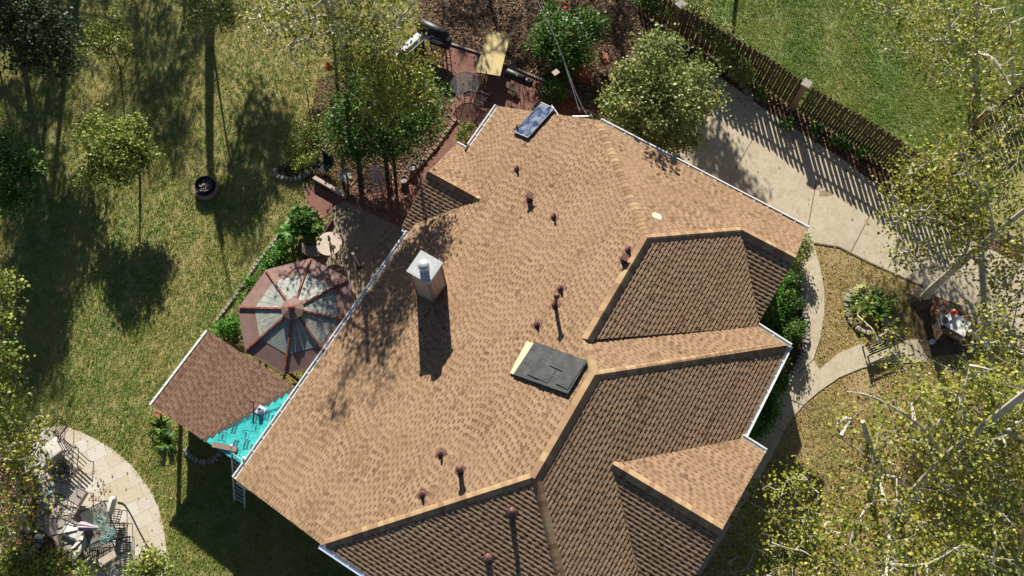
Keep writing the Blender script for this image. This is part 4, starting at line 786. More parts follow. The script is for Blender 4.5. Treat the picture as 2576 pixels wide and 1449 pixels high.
# edging stones along the planters
def stones(name, label, pts, n, sz, m='stone', seed=0, group='edging stones', hh=.6):
    rg = random.Random(seed); L = smooth_line([P(u,v,0) for u,v in pts], 8); d = [0]
    for i in range(1,len(L)): d.append(d[-1]+np.linalg.norm(L[i]-L[i-1]))
    for k in range(n):
        s = d[-1]*(k+.5)/n; i = max(1, next((j for j in range(len(d)) if d[j] >= s), len(d)-1)); f = (s-d[i-1])/(d[i]-d[i-1]+1e-9); p = L[i-1]*(1-f)+L[i]*f; t_ = (L[i]-L[i-1])/np.linalg.norm(L[i]-L[i-1]); nn = np.array([-t_[1],t_[0],0])
        mb = MB(); S = sz*rg.uniform(.8,1.15); ln_ = min(d[-1]/n*.46, S*.6); N_ = 9; ring = []
        for j in range(N_):
            a = 2*math.pi*j/N_; rr = rg.uniform(.85,1.1); ring.append((p+t_*math.copysign(abs(math.cos(a))**.6,math.cos(a))*ln_*rr+nn*math.copysign(abs(math.sin(a))**.6,math.sin(a))*S*.45*rr))
        h = S*hh; V_ = [q-[0,0,.05] for q in ring]+[q+[0,0,h*.75] for q in ring]+[p+(q-p)*.75+[0,0,h*rg.uniform(.92,1.05)] for q in ring]
        mb.mesh(V_, [(j,(j+1)%N_,(j+1)%N_+N_,j+N_) for j in range(N_)]+[(j+N_,(j+1)%N_+N_,(j+1)%N_+2*N_,j+2*N_) for j in range(N_)]+[tuple(range(2*N_,3*N_))])
        tag(mb.build(name, m), label, 'stone', group)
stones('edging_stone', 'low stone edging the lawn along the planters left of the gazebo', [(545,808),(600,735),(650,660),(697,600),(735,540)], 30, .2, seed=1, group='stones edging the lawn by the gazebo')
stones('edging_stone', 'stone rimming the planter beside the concrete patio', [(735,540),(760,522),(790,530),(815,555),(826,578)], 12, .22, 'stone_r', 2, 'stones rimming the planter')
stones('edging_stone', 'grey stone in the row between the front path and house bed', [(2013,690),(2020,760),(2028,830),(2020,880),(1997,935),(1965,990)], 30, .34, seed=3, group='stones along the front bed')
stones('edging_stone', 'stone in the ring of the round iris bed', [(2168,722),(2135,740),(2127,775),(2138,805),(2160,830),(2190,840)], 13, .28, seed=4, group='stones round the iris bed')
stones('edging_stone', 'stone in the shaded half ring below the patio roof', [(467,1128),(485,1152),(515,1162),(545,1155),(558,1130)], 12, .26, seed=5, group='stones in the shaded half ring')
stones('edging_stone', 'stone in the curved rim of the dark bed in the stone patio', [(62,1168),(92,1195),(103,1240),(100,1290),(95,1330),(70,1335),(30,1330)], 24, .22, seed=6, group='stones rimming the dark bed')
stones('edging_stone', 'pale rounded stone in the heap at the lower left', [(20,1390),(45,1400),(70,1395),(95,1378),(108,1355)], 9, .3, seed=7, group='pale stones at the lower left')
stones('edging_stone', 'pale stepping slab half buried at the driveway foot of the fence', [(1950,305),(1975,325),(2015,350),(2028,362)], 5, .4, seed=8, group='slabs by the fence', hh=.15)
stones('edging_stone', 'large pale slab among leaves near the pale green tree', [(1830,185),(1860,200),(1870,222),(1900,250)], 5, .42, seed=9, group='slabs by the fence', hh=.15)
stones('edging_stone', 'timber-like stone edging the raised bed beside the brick patio', [(1148,300),(1120,340),(1085,385),(1050,425),(1020,458)], 16, .26, 'stone_r', 10, 'stones of the raised bed')
stones('edging_stone', 'flat stone in the little basin ring left of the black chair', [(693,425),(700,445),(735,452),(765,445),(785,425)], 11, .28, seed=11, group='stones round the basin')
stones('edging_stone', 'pale flat rock under the green shrub by the basin', [(712,398),(725,410),(745,412)], 3, .42, seed=12, group='flat rocks by the basin')
# fire pit
fpC = P(524,478); t_ = thing('fire_pit', 'round metal fire ring filled with pale pebbles on the lawn', 'fire pit', fpC)
MB().lathe(fpC, [(.56,0),(.6,.2),(.6,.36),(.52,.37),(.5,.2)], 32).build('stone_ring', 'siding_b', t_); MB().lathe(fpC+[-.03,.08,0], [(.42,.2),(.46,.5),(.43,.51),(.40,.3),(0,.3)], 28).build('drum', 'black', t_)
mb = MB()
for i in range(70):
    a, r = random.random()*6.28, .36*random.random()**.5; mb.lathe(fpC+[-.03+r*math.cos(a), .08+r*math.sin(a), .30+random.random()*.03], [(0,0),(.035,.015),(.03,.035),(0,.045)], 6, tint=random.random())
o_ = mb.build('pebbles', 'stone', t_); tag(o_, kind='stuff')
# black chair and folded umbrella table, pots
c = P(818,425); t_ = chair('garden_chair', 'black swivel garden chair in shade beside the basin', c, -2.2, 'black', 'black', w_=.75, back=.9)
c = P(955,468); round_table('glass_table', 'round glass table carrying the closed lilac umbrella', c, .72, .72, 'glass')
folded_umbrella('closed grey-lilac umbrella standing in the small glass table', P(958,470,.05), P(940,412,2.1), .27, 'cloth')
def pot(label, c, r, h, m='pot', g_='plant pots'):
    t = thing('plant_pot', label, 'pot', c, g_); MB().lathe(c, [(r*.7,0),(r,h),(r*.88,h),(r*.85,h-.05),(0,h-.06)], 20).build('pot', m, t); return t
pot('white-rimmed pot in the dark corner by the small gable', P(1040,428), .2, .35); pot('grey pot below the white-rimmed pot', P(1018,458), .2, .3, 'stone'); pot('brown clay pot standing on the glass umbrella table side', P(983,470), .13, .25, 'woodred')
tag(MB().lathe(P(875,455), [(.14,0),(.05,.05),(.05,.5),(.34,.56),(.36,.6),(.3,.57),(0,.55)], 20).build('bird_bath', 'stone'), 'grey bird bath between black chair and closed umbrella', 'bird bath')
# red finial
t_ = thing('bird_feeder', 'bright red hummingbird feeder above the broad green tree', 'feeder', P(855,240)); MB().tube([P(855,240), upz(P(855,240),2.3)], .015, 6).build('pole', 'iron', t_)
cf = upz(P(855,240),2.3); MB().lathe(cf, [(.16,0),(.17,.05),(.1,.1),(.08,.3),(.12,.34),(.0,.46)], 16).build('feeder', 'red', t_, True)
# smoker group
def barrel(mb, p, q, r, n=20): d = q-p; mb.lathe(p, [(r*.9,0),(r,.03),(r,np.linalg.norm(d)-.03),(r*.9,np.linalg.norm(d))], n, d)
sp = P(1085,100,0); t_ = thing('smoker', 'large black offset barbecue smoker on legs at the patio edge', 'smoker', sp)
mb = MB(); barrel(mb, P(1056,62,1.1), P(1122,92,1.1), .36); mb.build('barrel', 'black', t_, True); mb = MB(); barrel(mb, P(1085,95,1.0), P(1132,112,.95), .3); mb.build('firebox', 'black', t_, True)
for (u, v) in ((1055,85),(1120,118),(1050,65),(1128,100)): leg(t_, P(u,v,0), P(u,v,1.0), .03)
for (u, v) in ((1045,78),(1060,88)): MB().tube([P(u,v,1.2), P(u+55,v+22,1.2)], .02, 6).build('rail', 'iron', t_)
MB().box((P(1065,90,1.15)+P(1105,106,1.15))/2, (1.1,.25,.02), *[np.array(v_) for v_ in ((lambda d: (d, np.array([-d[1],d[0],0])))((P(1105,106,1.15)-P(1065,90,1.15))/np.linalg.norm(P(1105,106,1.15)-P(1065,90,1.15))))]).build('shelf', 'steel', t_)
for (u, v, h) in ((1040,60,1.9),(1075,50,1.9),(1100,70,1.9)): MB().tube([P(u,v,1.2), P(u+38,v+14,1.5)], .016, 6).build('bar', 'iron', t_)
gp_ = P(1035,125,0); t_ = thing('grill', 'stainless steel gas grill angled beside the black smoker', 'grill', gp_); p, q = P(1012,132,1.0), P(1056,92,1.0); d = (q-p)/np.linalg.norm(q-p); n_ = np.array([-d[1],d[0],0])
mb = MB(); L = np.linalg.norm(q-p); pr = [(-.3,0),(.3,0),(.3,.12),(.15,.3),(-.15,.3),(-.3,.12)]; V_ = [p+n_*x+[0,0,z-.1] for x,z in pr]+[q+n_*x+[0,0,z-.1] for x,z in pr]; mb.mesh(V_, [tuple(range(5,-1,-1)),tuple(range(6,12))]+[(i,(i+1)%6,(i+1)%6+6,i+6) for i in range(6)]); mb.build('lid', 'steel', t_)
mb = MB(); mb.box((p+q)/2-[0,0,.5], (L,.56,.8), d, n_); mb.build('cabinet', 'black', t_); mb = MB(); mb.tube([p-n_*.34+[0,0,.1], q-n_*.34+[0,0,.1]], .02, 6); mb.build('handle', 'steel', t_); mb = MB(); mb.box(p-d*.2-[0,0,.1], (.35,.5,.03), d, n_); mb.build('side_shelf', 'steel', t_)
for i, (u, v) in enumerate(((1063,150),(1105,145))):
    chair('patio_chair', ['wooden-armed chair left in front of the smoker','wooden-armed chair right in front of the smoker'][i], P(u,v), -1.2, 'iron', 'woodp', group='chairs before the smoker')
# plywood on trestles
c4 = [P(1228,78,.8), P(1284,87,.8), P(1258,191,.8), P(1196,181,.8)]; t_ = thing('trestle_board', 'yellow chipboard sheet laid on trestles on the patio', 'board', upz(sum(c4)/4,0))
mb = MB(); mb.mesh(c4+[p-[0,0,.02] for p in c4], [(3,2,1,0),(4,5,6,7),(0,1,5,4),(1,2,6,5),(2,3,7,6),(3,0,4,7)]); mb.build('sheet', 'osb', t_)
for s in (.2,.8):
    a_, b__ = c4[0]*(1-s)+c4[3]*s, c4[1]*(1-s)+c4[2]*s; d = (b__-a_); d /= np.linalg.norm(d); n_ = np.array([-d[1],d[0],0]); a_, b__ = a_+d*.15, b__-d*.15
    MB().box((a_+b__)/2-[0,0,.07], (np.linalg.norm(b__-a_),.08,.09), d, n_).build('trestle_beam', 'woodp', t_)
    for e in (a_, b__):
        for sg in (-1,1): leg(t_, upz(e+n_*sg*.25,0), e-[0,0,.1], .025, 'woodp')
# glass table with clutter
c = P(1172,232); round_table('glass_table', 'round glass patio table cluttered with dishes by the smoker', c, .72, .72, 'glass')
for i, (u, v, r, m_) in enumerate(((1166,208,.05,'cushion'),(1185,225,.08,'steel'),(1178,235,.11,'black'),(1192,232,.06,'steel'),(1160,228,.07,'steel'),(1170,238,.09,'black'))):
    tag(MB().lathe(P(u,v,.73), [(r*.7,0),(r,.05),(r*.9,.06),(r*.6,.02),(0,.02)], 14).build('bowl', m_), ['cream bowl at the top of the cluttered glass table','large shiny bowl at the middle of the glass table','black pan at the centre of the glass table','small shiny bowl right of the black pan','shiny bowl left of the black pan','black pan at the lower rim of the glass table'][i], 'bowl', 'dishes on the glass table')
chair('patio_chair', 'open-mesh iron chair right of the cluttered glass table', P(1212,262), 2.6, 'iron', group='mesh chairs at the glass table'); chair('patio_chair', 'iron chair pushed against the far side of the glass table', P(1205,215), 3.0, 'iron', group='mesh chairs at the glass table')
t_ = thing('hook_pole', 'tall dark shepherd hook between smoker and glass table', 'pole', P(1150,300)); MB().tube([P(1150,300), P(1150,300)+[0,0,2.2], P(1150,300)+[.1,.0,2.35], P(1150,300)+[.25,0,2.2]], .018, 6).build('pole', 'iron', t_); MB().lathe(P(1150,300), [(.12,0),(.03,.03)], 12).build('base', 'iron', t_)
# barrel grill
bq = P(1302,215); t_ = thing('barrel_grill', 'black barrel charcoal grill standing at the brick patio edge', 'grill', bq); mb = MB(); barrel(mb, P(1274,182,.95), P(1318,202,.95), .24); mb.build('barrel', 'black', t_, True); mb = MB(); barrel(mb, P(1316,203,.85), P(1338,212,.85), .2); mb.build('firebox', 'black', t_, True)
for (u, v) in ((1272,215),(1282,228),(1315,232),(1305,218)): leg(t_, P(u,v,0), P(u,v-12,.85), .018)
MB().box(P(1288,218,.3), (.7,.35,.02), (.87,-.5,0), (.5,.87,0)).build('lower_shelf', 'wood', t_)
t_ = thing('broom', 'grey-handled broom with yellow bristles beside the barrel grill', 'broom', P(1294,236)); MB().tube([P(1294,236,.12), P(1300,188,1.25)], .018, 6).build('handle', 'galv', t_); MB().box(P(1294,237,.08), (.32,.09,.16), (.9,.4,0), (-.4,.9,0)).build('head', 'osb', t_)
strip('patio_edge', [(1128,110),(1210,136),(1455,242)], .1, .10, 'stone', .1)
# clutter by the wall: boards, lattice fence, mast
lp = [P(1400,165,0), P(1480,215,0)]; t_ = thing('lattice_fence', 'low brown lattice screen between rose bush and roof', 'fence', (lp[0]+lp[1])/2); d = (lp[1]-lp[0]); L = np.linalg.norm(d); d /= L
for i in range(14): MB().box(lp[0]+d*(L*i/13)+[0,0,.6], (.07,.02,1.2), d, np.array([-d[1],d[0],0])).build('slat', 'woodred', t_)
for z in (.2,.6,1.1): MB().box((lp[0]+lp[1])/2+[0,0,z]+np.array([-d[1],d[0],0])*.025, (L,.03,.08), d, np.array([-d[1],d[0],0])).build('rail', 'woodred', t_)
for i, (a_, b__, m_, lb) in enumerate((((1425,252),(1492,278),'woodred','reddish plank leaning by the house wall below the lattice'),((1435,245),(1488,268),'wood','dark plank stacked behind the reddish plank'),((1448,268),(1490,285),'siding_b','short grey-brown plank nearest the roof edge'))):
    board('plank', lb, 'plank', (P(*a_,.3+.1*i)+P(*b__,.3+.1*i))/2, np.linalg.norm(P(*a_)-P(*b__)), .18, .05, math.atan2(*(P(*b__)-P(*a_))[1::-1]), m_, group='planks by the wall')
pot('red bucket lying by the planks near the roof edge', P(1432,262), .2, .3, 'woodred'); pot('dark planter beside the lattice screen', P(1425,272), .25, .3, 'rust')
mast = thing('cable', 'overhead service cable crossing above the rose bush', 'cable', P(1475,292,3.0))
w0, w1 = P(1476,290,3.2), P(1345,-10,6.2); MB().tube(smooth_line([w0, P(1448,232,3.7), P(1398,100,4.8), w1], 6), .022, 5).build('wire', 'galv', mast)
MB().tube([P(1458,280,3.1), P(1442,228,3.4), P(1420,160,3.8)], .016, 5).build('wire', 'galv', mast); MB().box(P(1398,182,4.0), (.3,.25,.03), (.8,.6,0), (-.6,.8,0)).build('junction_plate', 'siding', mast)
t_ = thing('pipe', 'white pipe lying at the upper roof edge beside the panel', 'pipe', P(1400,275,2.9)); MB().tube([P(1387,265,3.3), P(1405,290,3.3)], .035, 8).build('pipe', 'white', t_)
t_ = thing('pipe', 'grey bent pipe on the roof rim above the ridge end', 'pipe', P(1470,292,3.9)); MB().tube(smooth_line([P(1440,293,3.85), P(1480,293,3.95), P(1487,290,4.1), P(1492,300,4.0)],4), .035, 8).build('pipe', 'galv', t_)
# fences
def fence(label, pts, h, posts=(), pitch=.30, jit=0, m='wood', thick=True):
    L0 = [P(u,v,0) for u,v in pts]; t = thing('picket_fence', label, 'fence', L0[len(L0)//2], 'weathered picket fences')
    np_ = 0; rg = random.Random(len(pts)+int(pts[0][0]))
    tot = sum(np.linalg.norm(L0[i+1]-L0[i]) for i in range(len(L0)-1)); step = max(pitch/2, tot/94)
    for i in range(len(L0)-1):
        p, q = L0[i], L0[i+1]; d = q-p; L = np.linalg.norm(d); d /= L; n = np.array([-d[1],d[0],0])
        for z in (.35, h*.5, h-.3): MB().box((p+q)/2+[0,0,z], (L,.045,.09), d, n).build('rail', m, t)
        k = int(L/step)
        for j in range(k):
            s = (j+.5)*L/k
            if any(np.linalg.norm((p+d*s)[:2]-P(*ps_,0)[:2]) < .25 for ps_ in posts): continue
            sd = 1 if j % 2 == 0 else -1; c = p+d*s+n*.04*sd; hh = h+rg.uniform(-.03,.03); tl = rg.uniform(-.012,.012); U = np.array([d[0]*tl,d[1]*tl,1]); wd = .125
            mb = MB(); X = d*wd/2; Y = n*.011; z0 = .04
            prof = [c-X, c+X, c+X+U*(hh-.05), c+X*.6+U*hh, c-X*.6+U*hh, c-X+U*(hh-.05)]; prof[0] = prof[0]+[0,0,z0]; prof[1] = prof[1]+[0,0,z0]
            mb.mesh([x-Y for x in prof]+[x+Y for x in prof], [(0,1,2,3,4,5)[::-1],tuple(range(6,12))]+[(a_,(a_+1)%6,(a_+1)%6+6,a_+6) for a_ in range(6)]); mb.build('picket', m, t)
    for ps_ in posts:
        b_ = P(*ps_,0); d = L0[1]-L0[0]; d /= np.linalg.norm(d); n = np.array([-d[1],d[0],0])
        po = MB().box(b_+[0,0,(h+.02)/2], (.30,.30,h+.02), d, n).build('post', 'woodp', t); MB().prism([ (b_+d*x*.22+n*y*.22) for x,y in ((-1,-1),(1,-1),(1,1),(-1,1))], h+.02, h+.09).build('cap', 'stone', po)
    return t
FH = 2.08
fence('dark picket fence running from the shrubs down to the stone-capped post', [(1600,10),(1681,77),(1899,205),(1988,268)], FH, [(1692,80)])
fence('brown picket fence from the stone-capped post toward the sycamores', [(1992,272),(2131,353),(2227,415),(2330,492)], FH, [(1992,272)])
fence('picket fence seen end-on climbing to the upper right post', [(2335,488),(2443,322)], 1.75, [(2443,322)])
fence('picket fence running off beyond the upper right post', [(2446,318),(2640,180)], 1.75)
# front garden
bn = P(2215,885); t_ = thing('garden_bench', 'black slatted bench casting striped shade on the path', 'bench', bn); d = P(2250,872)-P(2172,905); L = np.linalg.norm(d); d /= L; n_ = np.array([-d[1],d[0],0]); bc = P(2213,872,0)
for i in range(5): MB().box(bc+n_*(-.2+i*.1)+[0,0,.43], (L,.07,.03), d, n_).build('seat_slat', 'black', t_)
for i in range(3): MB().box(bc+n_*(.27+.03*i)+[0,0,.55+i*.13], (L,.02,.07), d, n_).build('back_slat', 'black', t_)
for s in (-1,1):
    for y in (-.2,.27): MB().box(bc+d*s*(L/2-.05)+n_*y+[0,0,.3 if y < 0 else .45], (.06,.06,.6 if y < 0 else .9), d, n_).build('leg', 'black', t_)
    MB().box(bc+d*s*(L/2-.05)+[0,0,.64], (.05,.5,.04), d, n_).build('armrest', 'black', t_)
bn2 = P(2235,812,0); t_ = thing('garden_bench', 'dark bench half hidden behind the round iris bed', 'bench', bn2)
for i in range(4): MB().box(bn2+n_*(-.15+i*.1)+[0,0,.42], (1.1,.07,.03), d, n_).build('seat_slat', 'black', t_)
for s in (-1,1): MB().box(bn2+d*s*.5+[0,0,.21], (.05,.4,.42), d, n_).build('leg', 'black', t_)
# stump and rubbish heap
st = P(2312,752); t_ = thing('tree_stump', 'brown stump mound at the foot of the leaning sycamore', 'stump', st); MB().lathe(st, [(.62,0),(.52,.12),(.36,.3),(.32,.42),(0,.45)], 14).build('wood', 'barkb', t_)
sheet('rubbish_bed', [(2290,740),(2350,745),(2420,770),(2470,830),(2460,880),(2400,890),(2330,900),(2300,840)], .05, 'soil')
t_ = thing('rubbish_table', 'dark wooden table heaped with offcuts near the sycamore stump', 'table', P(2395,815)); dd = (P(2430,850)-P(2372,805)); dd /= np.linalg.norm(dd); nd = np.array([-dd[1],dd[0],0]); tc_ = P(2392,815,.6)
MB().box(tc_, (1.5,1.0,.04), dd, nd).build('table_top', 'wood', t_)
for x in (-.65,.65):
    for y in (-.4,.4): leg(t_, upz(tc_+dd*x+nd*y,0), tc_+dd*x+nd*y, .03, 'wood')
for i, (u, v, l_, w_, a_, m_, z_, lb) in enumerate(((2408,815,1.0,.78,-.62,'white',.82,'large white board lying tilted on the rubbish heap'),(2376,806,.4,.45,-.1,'steel',.86,'grey box fan standing on the rubbish heap'),(2385,834,.9,.12,-.6,'woodp',.7,'pale lath across the lower edge of the heap'),(2370,826,1.0,.1,-.7,'wood',.68,'dark batten at the left edge of the heap'),(2402,842,.8,.3,-.6,'siding',.66,'brown offcut below the white board'),(2392,795,.5,.3,.5,'white',.9,'small white tray at the top of the heap'),(2362,816,.5,.3,.9,'siding',.72,'brown offcut beside the grey fan'),(2350,768,.9,.1,.9,'woodred',.25,'reddish board leaning by the stump'),(2362,772,.8,.1,1.0,'woodp',.2,'pale board leaning by the stump'))):
    o_ = board('offcut', lb, 'board', P(u,v,z_), l_, w_, .1 if 'fan' in lb else .035, a_, m_, tiltv=.04*i%.1, group='boards on the rubbish heap')
tag(MB().lathe(P(2377,805,.92), [(.14,0),(.15,.02),(.05,.03),(0,.04)], 20).build('fan_blade_guard', 'black'), 'round dark fan guard on the grey box', 'fan guard')
tag(MB().lathe(P(2396,788,.95), [(.09,0),(.11,.2),(.0,.21)], 14).build('bucket', 'red'), 'small red bucket at the top of the rubbish heap', 'bucket')
tag(MB().lathe(P(2440,880), [(.08,0),(.1,.2),(.09,.21),(0,.2)], 14).build('bucket', 'galv'), 'small pale bucket on the ground below the heap', 'bucket')
tag(MB().lathe(P(2340,862), [(.1,0),(.12,.22),(.11,.23),(0,.22)], 14).build('bucket', 'bluepaint'), 'pale blue bucket at the left of the heap', 'bucket')
# flagstone patio furniture
c = P(152,1132); chair('armchair', 'iron armchair with a square cream cushion on the stone patio', c, 2.25, 'sling', 'iron', cushion='cushion', w_=.78)
c = P(200,1165); t_ = thing('side_table', 'dark open-frame table beside the cream-cushioned armchair', 'table', c)
for i in range(7): MB().box(c+np.array([math.cos(.9)*(-.42+i*.14), math.sin(.9)*(-.42+i*.14), .45]), (.03,1.0,.03), (math.cos(.9),math.sin(.9),0), (-math.sin(.9),math.cos(.9),0)).build('slat', 'iron', t_)
for x in (-.42,.42):
    for y in (-.48,.48): p = c+np.array([math.cos(.9)*x-math.sin(.9)*y, math.sin(.9)*x+math.cos(.9)*y, 0]); leg(t_, p, p+[0,0,.45], .02)
c = P(185,1190); chair('patio_chair', 'empty dark frame chair below the open-frame table', c, -.6, 'iron', group='dark chairs on the stone patio'); chair('patio_chair', 'dark frame chair at the top of the stone patio', P(165,1085), -2.2, 'iron', group='dark chairs on the stone patio')
chair('sling_chair', 'grey sling chair set alone in the middle of the stone patio', P(212,1250), 2.7, 'sling', 'iron', w_=.6, back=.9)
# long dining table
tp = [P(200,1290,.72), P(262,1260,.72), P(298,1352,.72), P(228,1385,.72)]; t_ = thing('dining_table', 'long metal-framed glass table strewn with coiled hoses', 'table', upz(sum(tp)/4,0))
MB().tube(tp, .025, 6, closed=True).build('frame', 'iron', t_); mb = MB(); gl = [p*.98+sum(tp)/4*.02 for p in tp]; mb.mesh([p+[0,0,.006] for p in gl]+[p-[0,0,.004] for p in gl], [(3,2,1,0),(4,5,6,7),(0,1,5,4),(1,2,6,5),(2,3,7,6),(3,0,4,7)]); mb.build('glass', 'glass', t_)
for p in tp: leg(t_, upz(p,0), p, .025)
for s in (.33,.66): MB().tube([tp[0]*(1-s)+tp[3]*s-[0,0,.03], tp[1]*(1-s)+tp[2]*s-[0,0,.03]], .015, 6).build('crossbar', 'iron', t_)
for i, (u, v, r) in enumerate(((251,1316,.26),(273,1345,.26))):
    pts = []; c = P(u,v,.76)
    for k in range(110): a = k*.33; rr = r*(.75+.25*math.sin(k*.11+i)); pts.append(c+np.array([rr*math.cos(a)+.03*math.sin(k*.3), rr*math.sin(a)+.03*math.cos(k*.23), .0+k*.0010]))
    if i: pts += [c+np.array([-.3,-.2,0.02]), c+np.array([-.42,-.02,.02]), c+np.array([-.2,-.34,.02]), c+np.array([.15,-.38,.02]), c+np.array([.3,-.3,.0])]
    tag(MB().tube(pts, .014, 5).build('hose', 'tealhose'), ['coiled teal hose at the upper middle of the glass table','coiled teal hose with a loose tail lower on the glass table'][i], 'hose', 'coiled hoses')
folded_umbrella('closed lilac umbrella lying across the left of the long table', P(175,1322,.85), P(250,1328,.95), .2, 'lilac')
for i, (u, v, a_, sx, sy, lb) in enumerate(((180,1338,1.1,.5,.85,'white lounge cushion under the lying umbrella'),(197,1378,1.0,.85,.45,'white cushion at the lower left of the long table'),(281,1272,1.45,.75,.2,'upright white cushion at the top of the long table'))):
    mb = MB(); X = np.array([math.cos(a_),math.sin(a_),0]); Y = np.array([-math.sin(a_),math.cos(a_),0]); cushion_mesh(mb, P(u,v,.55 if i < 2 else .8), X, Y, np.array([0,0,1.]), sx, sy, .12 if i < 2 else .45); tag(mb.build('cushion', 'cushion' if i else 'white', None, True), lb, 'cushion', 'loose white cushions')
for i, (u, v, a_) in enumerate(((300,1300,3.0),(315,1335,3.1),(322,1372,3.3),(205,1300,-.4),(225,1385,.8),(262,1395,1.6))):
    chair('patio_chair', ['dark chair at the upper right of the long table','dark chair at the right middle of the long table','dark chair at the lower right of the long table','dark chair behind the upper left table corner','dark chair under the lower left white cushion','dark chair at the bottom end of the long table'][i], P(u,v), a_, 'iron', group='dark chairs round the long table')
board('tray', 'greenish flat panel tilted at the foot of the long table', 'panel', P(270,1404,.7), .75, .3, .03, .5, 'beige', .15)
for i, (u, v) in enumerate(((180,1322),(195,1362))): chair('lounger', ['dark lounger frame beneath the lying umbrella','dark lounger frame beneath the lower white cushion'][i], P(u,v), .2, 'sling', group='lounger frames', w_=.7, back=.8)
tag(MB().tube(smooth_line([P(u,v,.07) for u,v in ((296,1263),(312,1268),(330,1295),(350,1335),(372,1375),(392,1405),(402,1440),(404,1480))], 5), .022, 6).build('hose', 'black'), 'thin black hose curving down the stone patio', 'hose')
mb = MB(); cR = P(129,1245,.0); t_ = thing('plant_stand', 'tall dark ring plant stand casting a hoop shadow on stone', 'stand', cR); MB().tube(circ(cR+[0,0,.75], .36, 28), .016, 6, closed=True).build('ring', 'iron', t_)
for i in range(3): a_ = i*2.1; leg(t_, cR+[.28*math.cos(a_),.28*math.sin(a_),0], cR+[.36*math.cos(a_),.36*math.sin(a_),.75], .014)
tag(MB().tube(circ(P(97,1062,.12), .27, 28), .03, 8, closed=True).build('hoop', 'cushion'), 'pale hoop lying in the shaded upper left of the patio', 'hoop')
t_ = thing('torch', 'short garden torch with a green cap on the stone patio', 'torch', P(160,1245)); MB().tube([P(160,1245), P(160,1245)+[0,0,.9]], .02, 6).build('pole', 'iron', t_); MB().lathe(P(160,1245)+[0,0,.85], [(.05,0),(.09,.12),(.07,.18),(0,.2)], 12).build('head', 'tealhose', t_)
tag(MB().lathe(P(108,1350), [(.1,0),(.1,.42),(.05,.48),(.05,.5),(0,.5)], 14).build('bottle', 'white', None, True), 'white plastic bottle standing by the pale stones', 'bottle')
# play structure corner, top left
t_ = thing('play_frame', 'corner of a wooden play frame with a magenta slide, top left', 'play frame', P(20,140)); q1, q2 = P(-20,55,1.6), P(50,122,1.6)
MB().box((q1+q2)/2, (np.linalg.norm(q2-q1),.16,.1), (q2-q1)/np.linalg.norm(q2-q1), np.array([-(q2-q1)[1],(q2-q1)[0],0])/np.linalg.norm(q2-q1)).build('beam', 'woodred', t_)
M['magenta'] = mat('magenta', (.45,.02,.22), .5); MB().prism([P(-30,75,0),P(8,90,0),P(2,125,0),P(-30,135,0)], 1.0, 1.2).build('slide', 'magenta', t_); MB().prism([P(-40,150,0),P(45,125,0),P(0,185,0),P(-40,215,0)], 1.0, 1.05).build('deck', 'rust', t_)
for (u, v) in ((48,124),(0,180)): leg(t_, P(u,v,0), P(u,v,1.6), .05, 'woodred')
for i, (u, v, m_, h) in enumerate(((2070,490,'stone',.05),)): pass
tag(MB().lathe(P(402,1045), [(.12,0),(.15,.25),(.13,.27),(0,.26)], 14).build('plant_pot', 'rust'), 'small rust pot on grass beside the patio roof corner', 'pot')
for i, (u, v) in enumerate([(1517,148),(1522,158),(1421,22),(1432,85)][:4]):
    tag(MB().lathe(P(u,v,1.9 if i > 1 else .4), [(0,0),(.07,.03),(.09,.07),(.05,.1),(0,.08)] if i > 1 else [(.2,0),(.24,.3),(0,.32)], 10).build('flower' if i > 1 else 'plant_pot', 'red' if i > 1 else 'rust'), ['rusty red pot between rose bush and pale green tree','lower rusty red pot between rose bush and pale green tree','red bloom at the top of the rose bush','red bloom in the middle of the rose bush'][i], 'bloom' if i > 1 else 'pot')

# ================================================================== GRASS, WEEDS AND FALLEN LEAVES
def scatter(n, inc=None, exc=(), box=(-40,-40,2616,1500), seed=0):
    rg = np.random.default_rng(seed); uv = np.stack([rg.uniform(box[0],box[2],n), rg.uniform(box[1],box[3],n)], 1); keep = np.ones(n, bool) if inc is None else inpoly(uv, inc)
    for e in exc: keep &= ~inpoly(uv, e)
    return uv[keep], rg
def tufts(name, uv, rg, h, w_, tone, m='grass', per=3, z=0.0, spread=.05):
    C = Pm(uv, z); n = len(C); C = np.repeat(C, per, 0)+np.concatenate([rg.normal(size=(n*per,2))*spread, np.zeros((n*per,1))], 1)
    N = n*per; a = rg.random(N)*6.283; d = np.stack([np.cos(a), np.sin(a), np.zeros(N)], 1); s = np.stack([-d[:,1], d[:,0], np.zeros(N)], 1)*w_; hh = h*(.5+rg.random(N))[:,None]; ln = hh*(.4+.9*rg.random(N)[:,None])
    V_ = np.stack([C-s, C+s, C+d*ln+np.array([0,0,1])*hh], 1); t0 = np.repeat(tone, per); return tag(bulk(name, V_, np.clip(t0+rg.normal(size=N)*.16, 0, 1), m), kind='stuff')
def wave(C, f, sd): x, y = C[:,0]*f, C[:,1]*f; return .5+.25*np.sin(x*1.3+sd)+.25*np.sin(y*1.1-x*.6+sd*2)*np.cos(x*.7+y*.5)
hard = [PX_DRIVE, PX_WALK, PX_PAVER, PX_PAVER2, PX_CONC, PX_FLAG, PX_HOUSE, PX_LITTER, [(830,380),(1010,380),(1100,350),(1010,560),(880,505)], PX_FRONTBED, PX_BEDLEFT, PX_ROOFS, [(600,775),(783,648),(900,750),(718,940)]]
uv, rg = scatter(165000, None, hard+[PX_DRY, PX_GREEN], (-260,-120,1120,1800), 1); C = Pm(uv,0); tufts('grass', uv, rg, .075, .014, .42+.45*(wave(C,.9,1)-.5)+.35*(wave(C,3.1,4)-.5)-.12*(C[:,0] < -14))
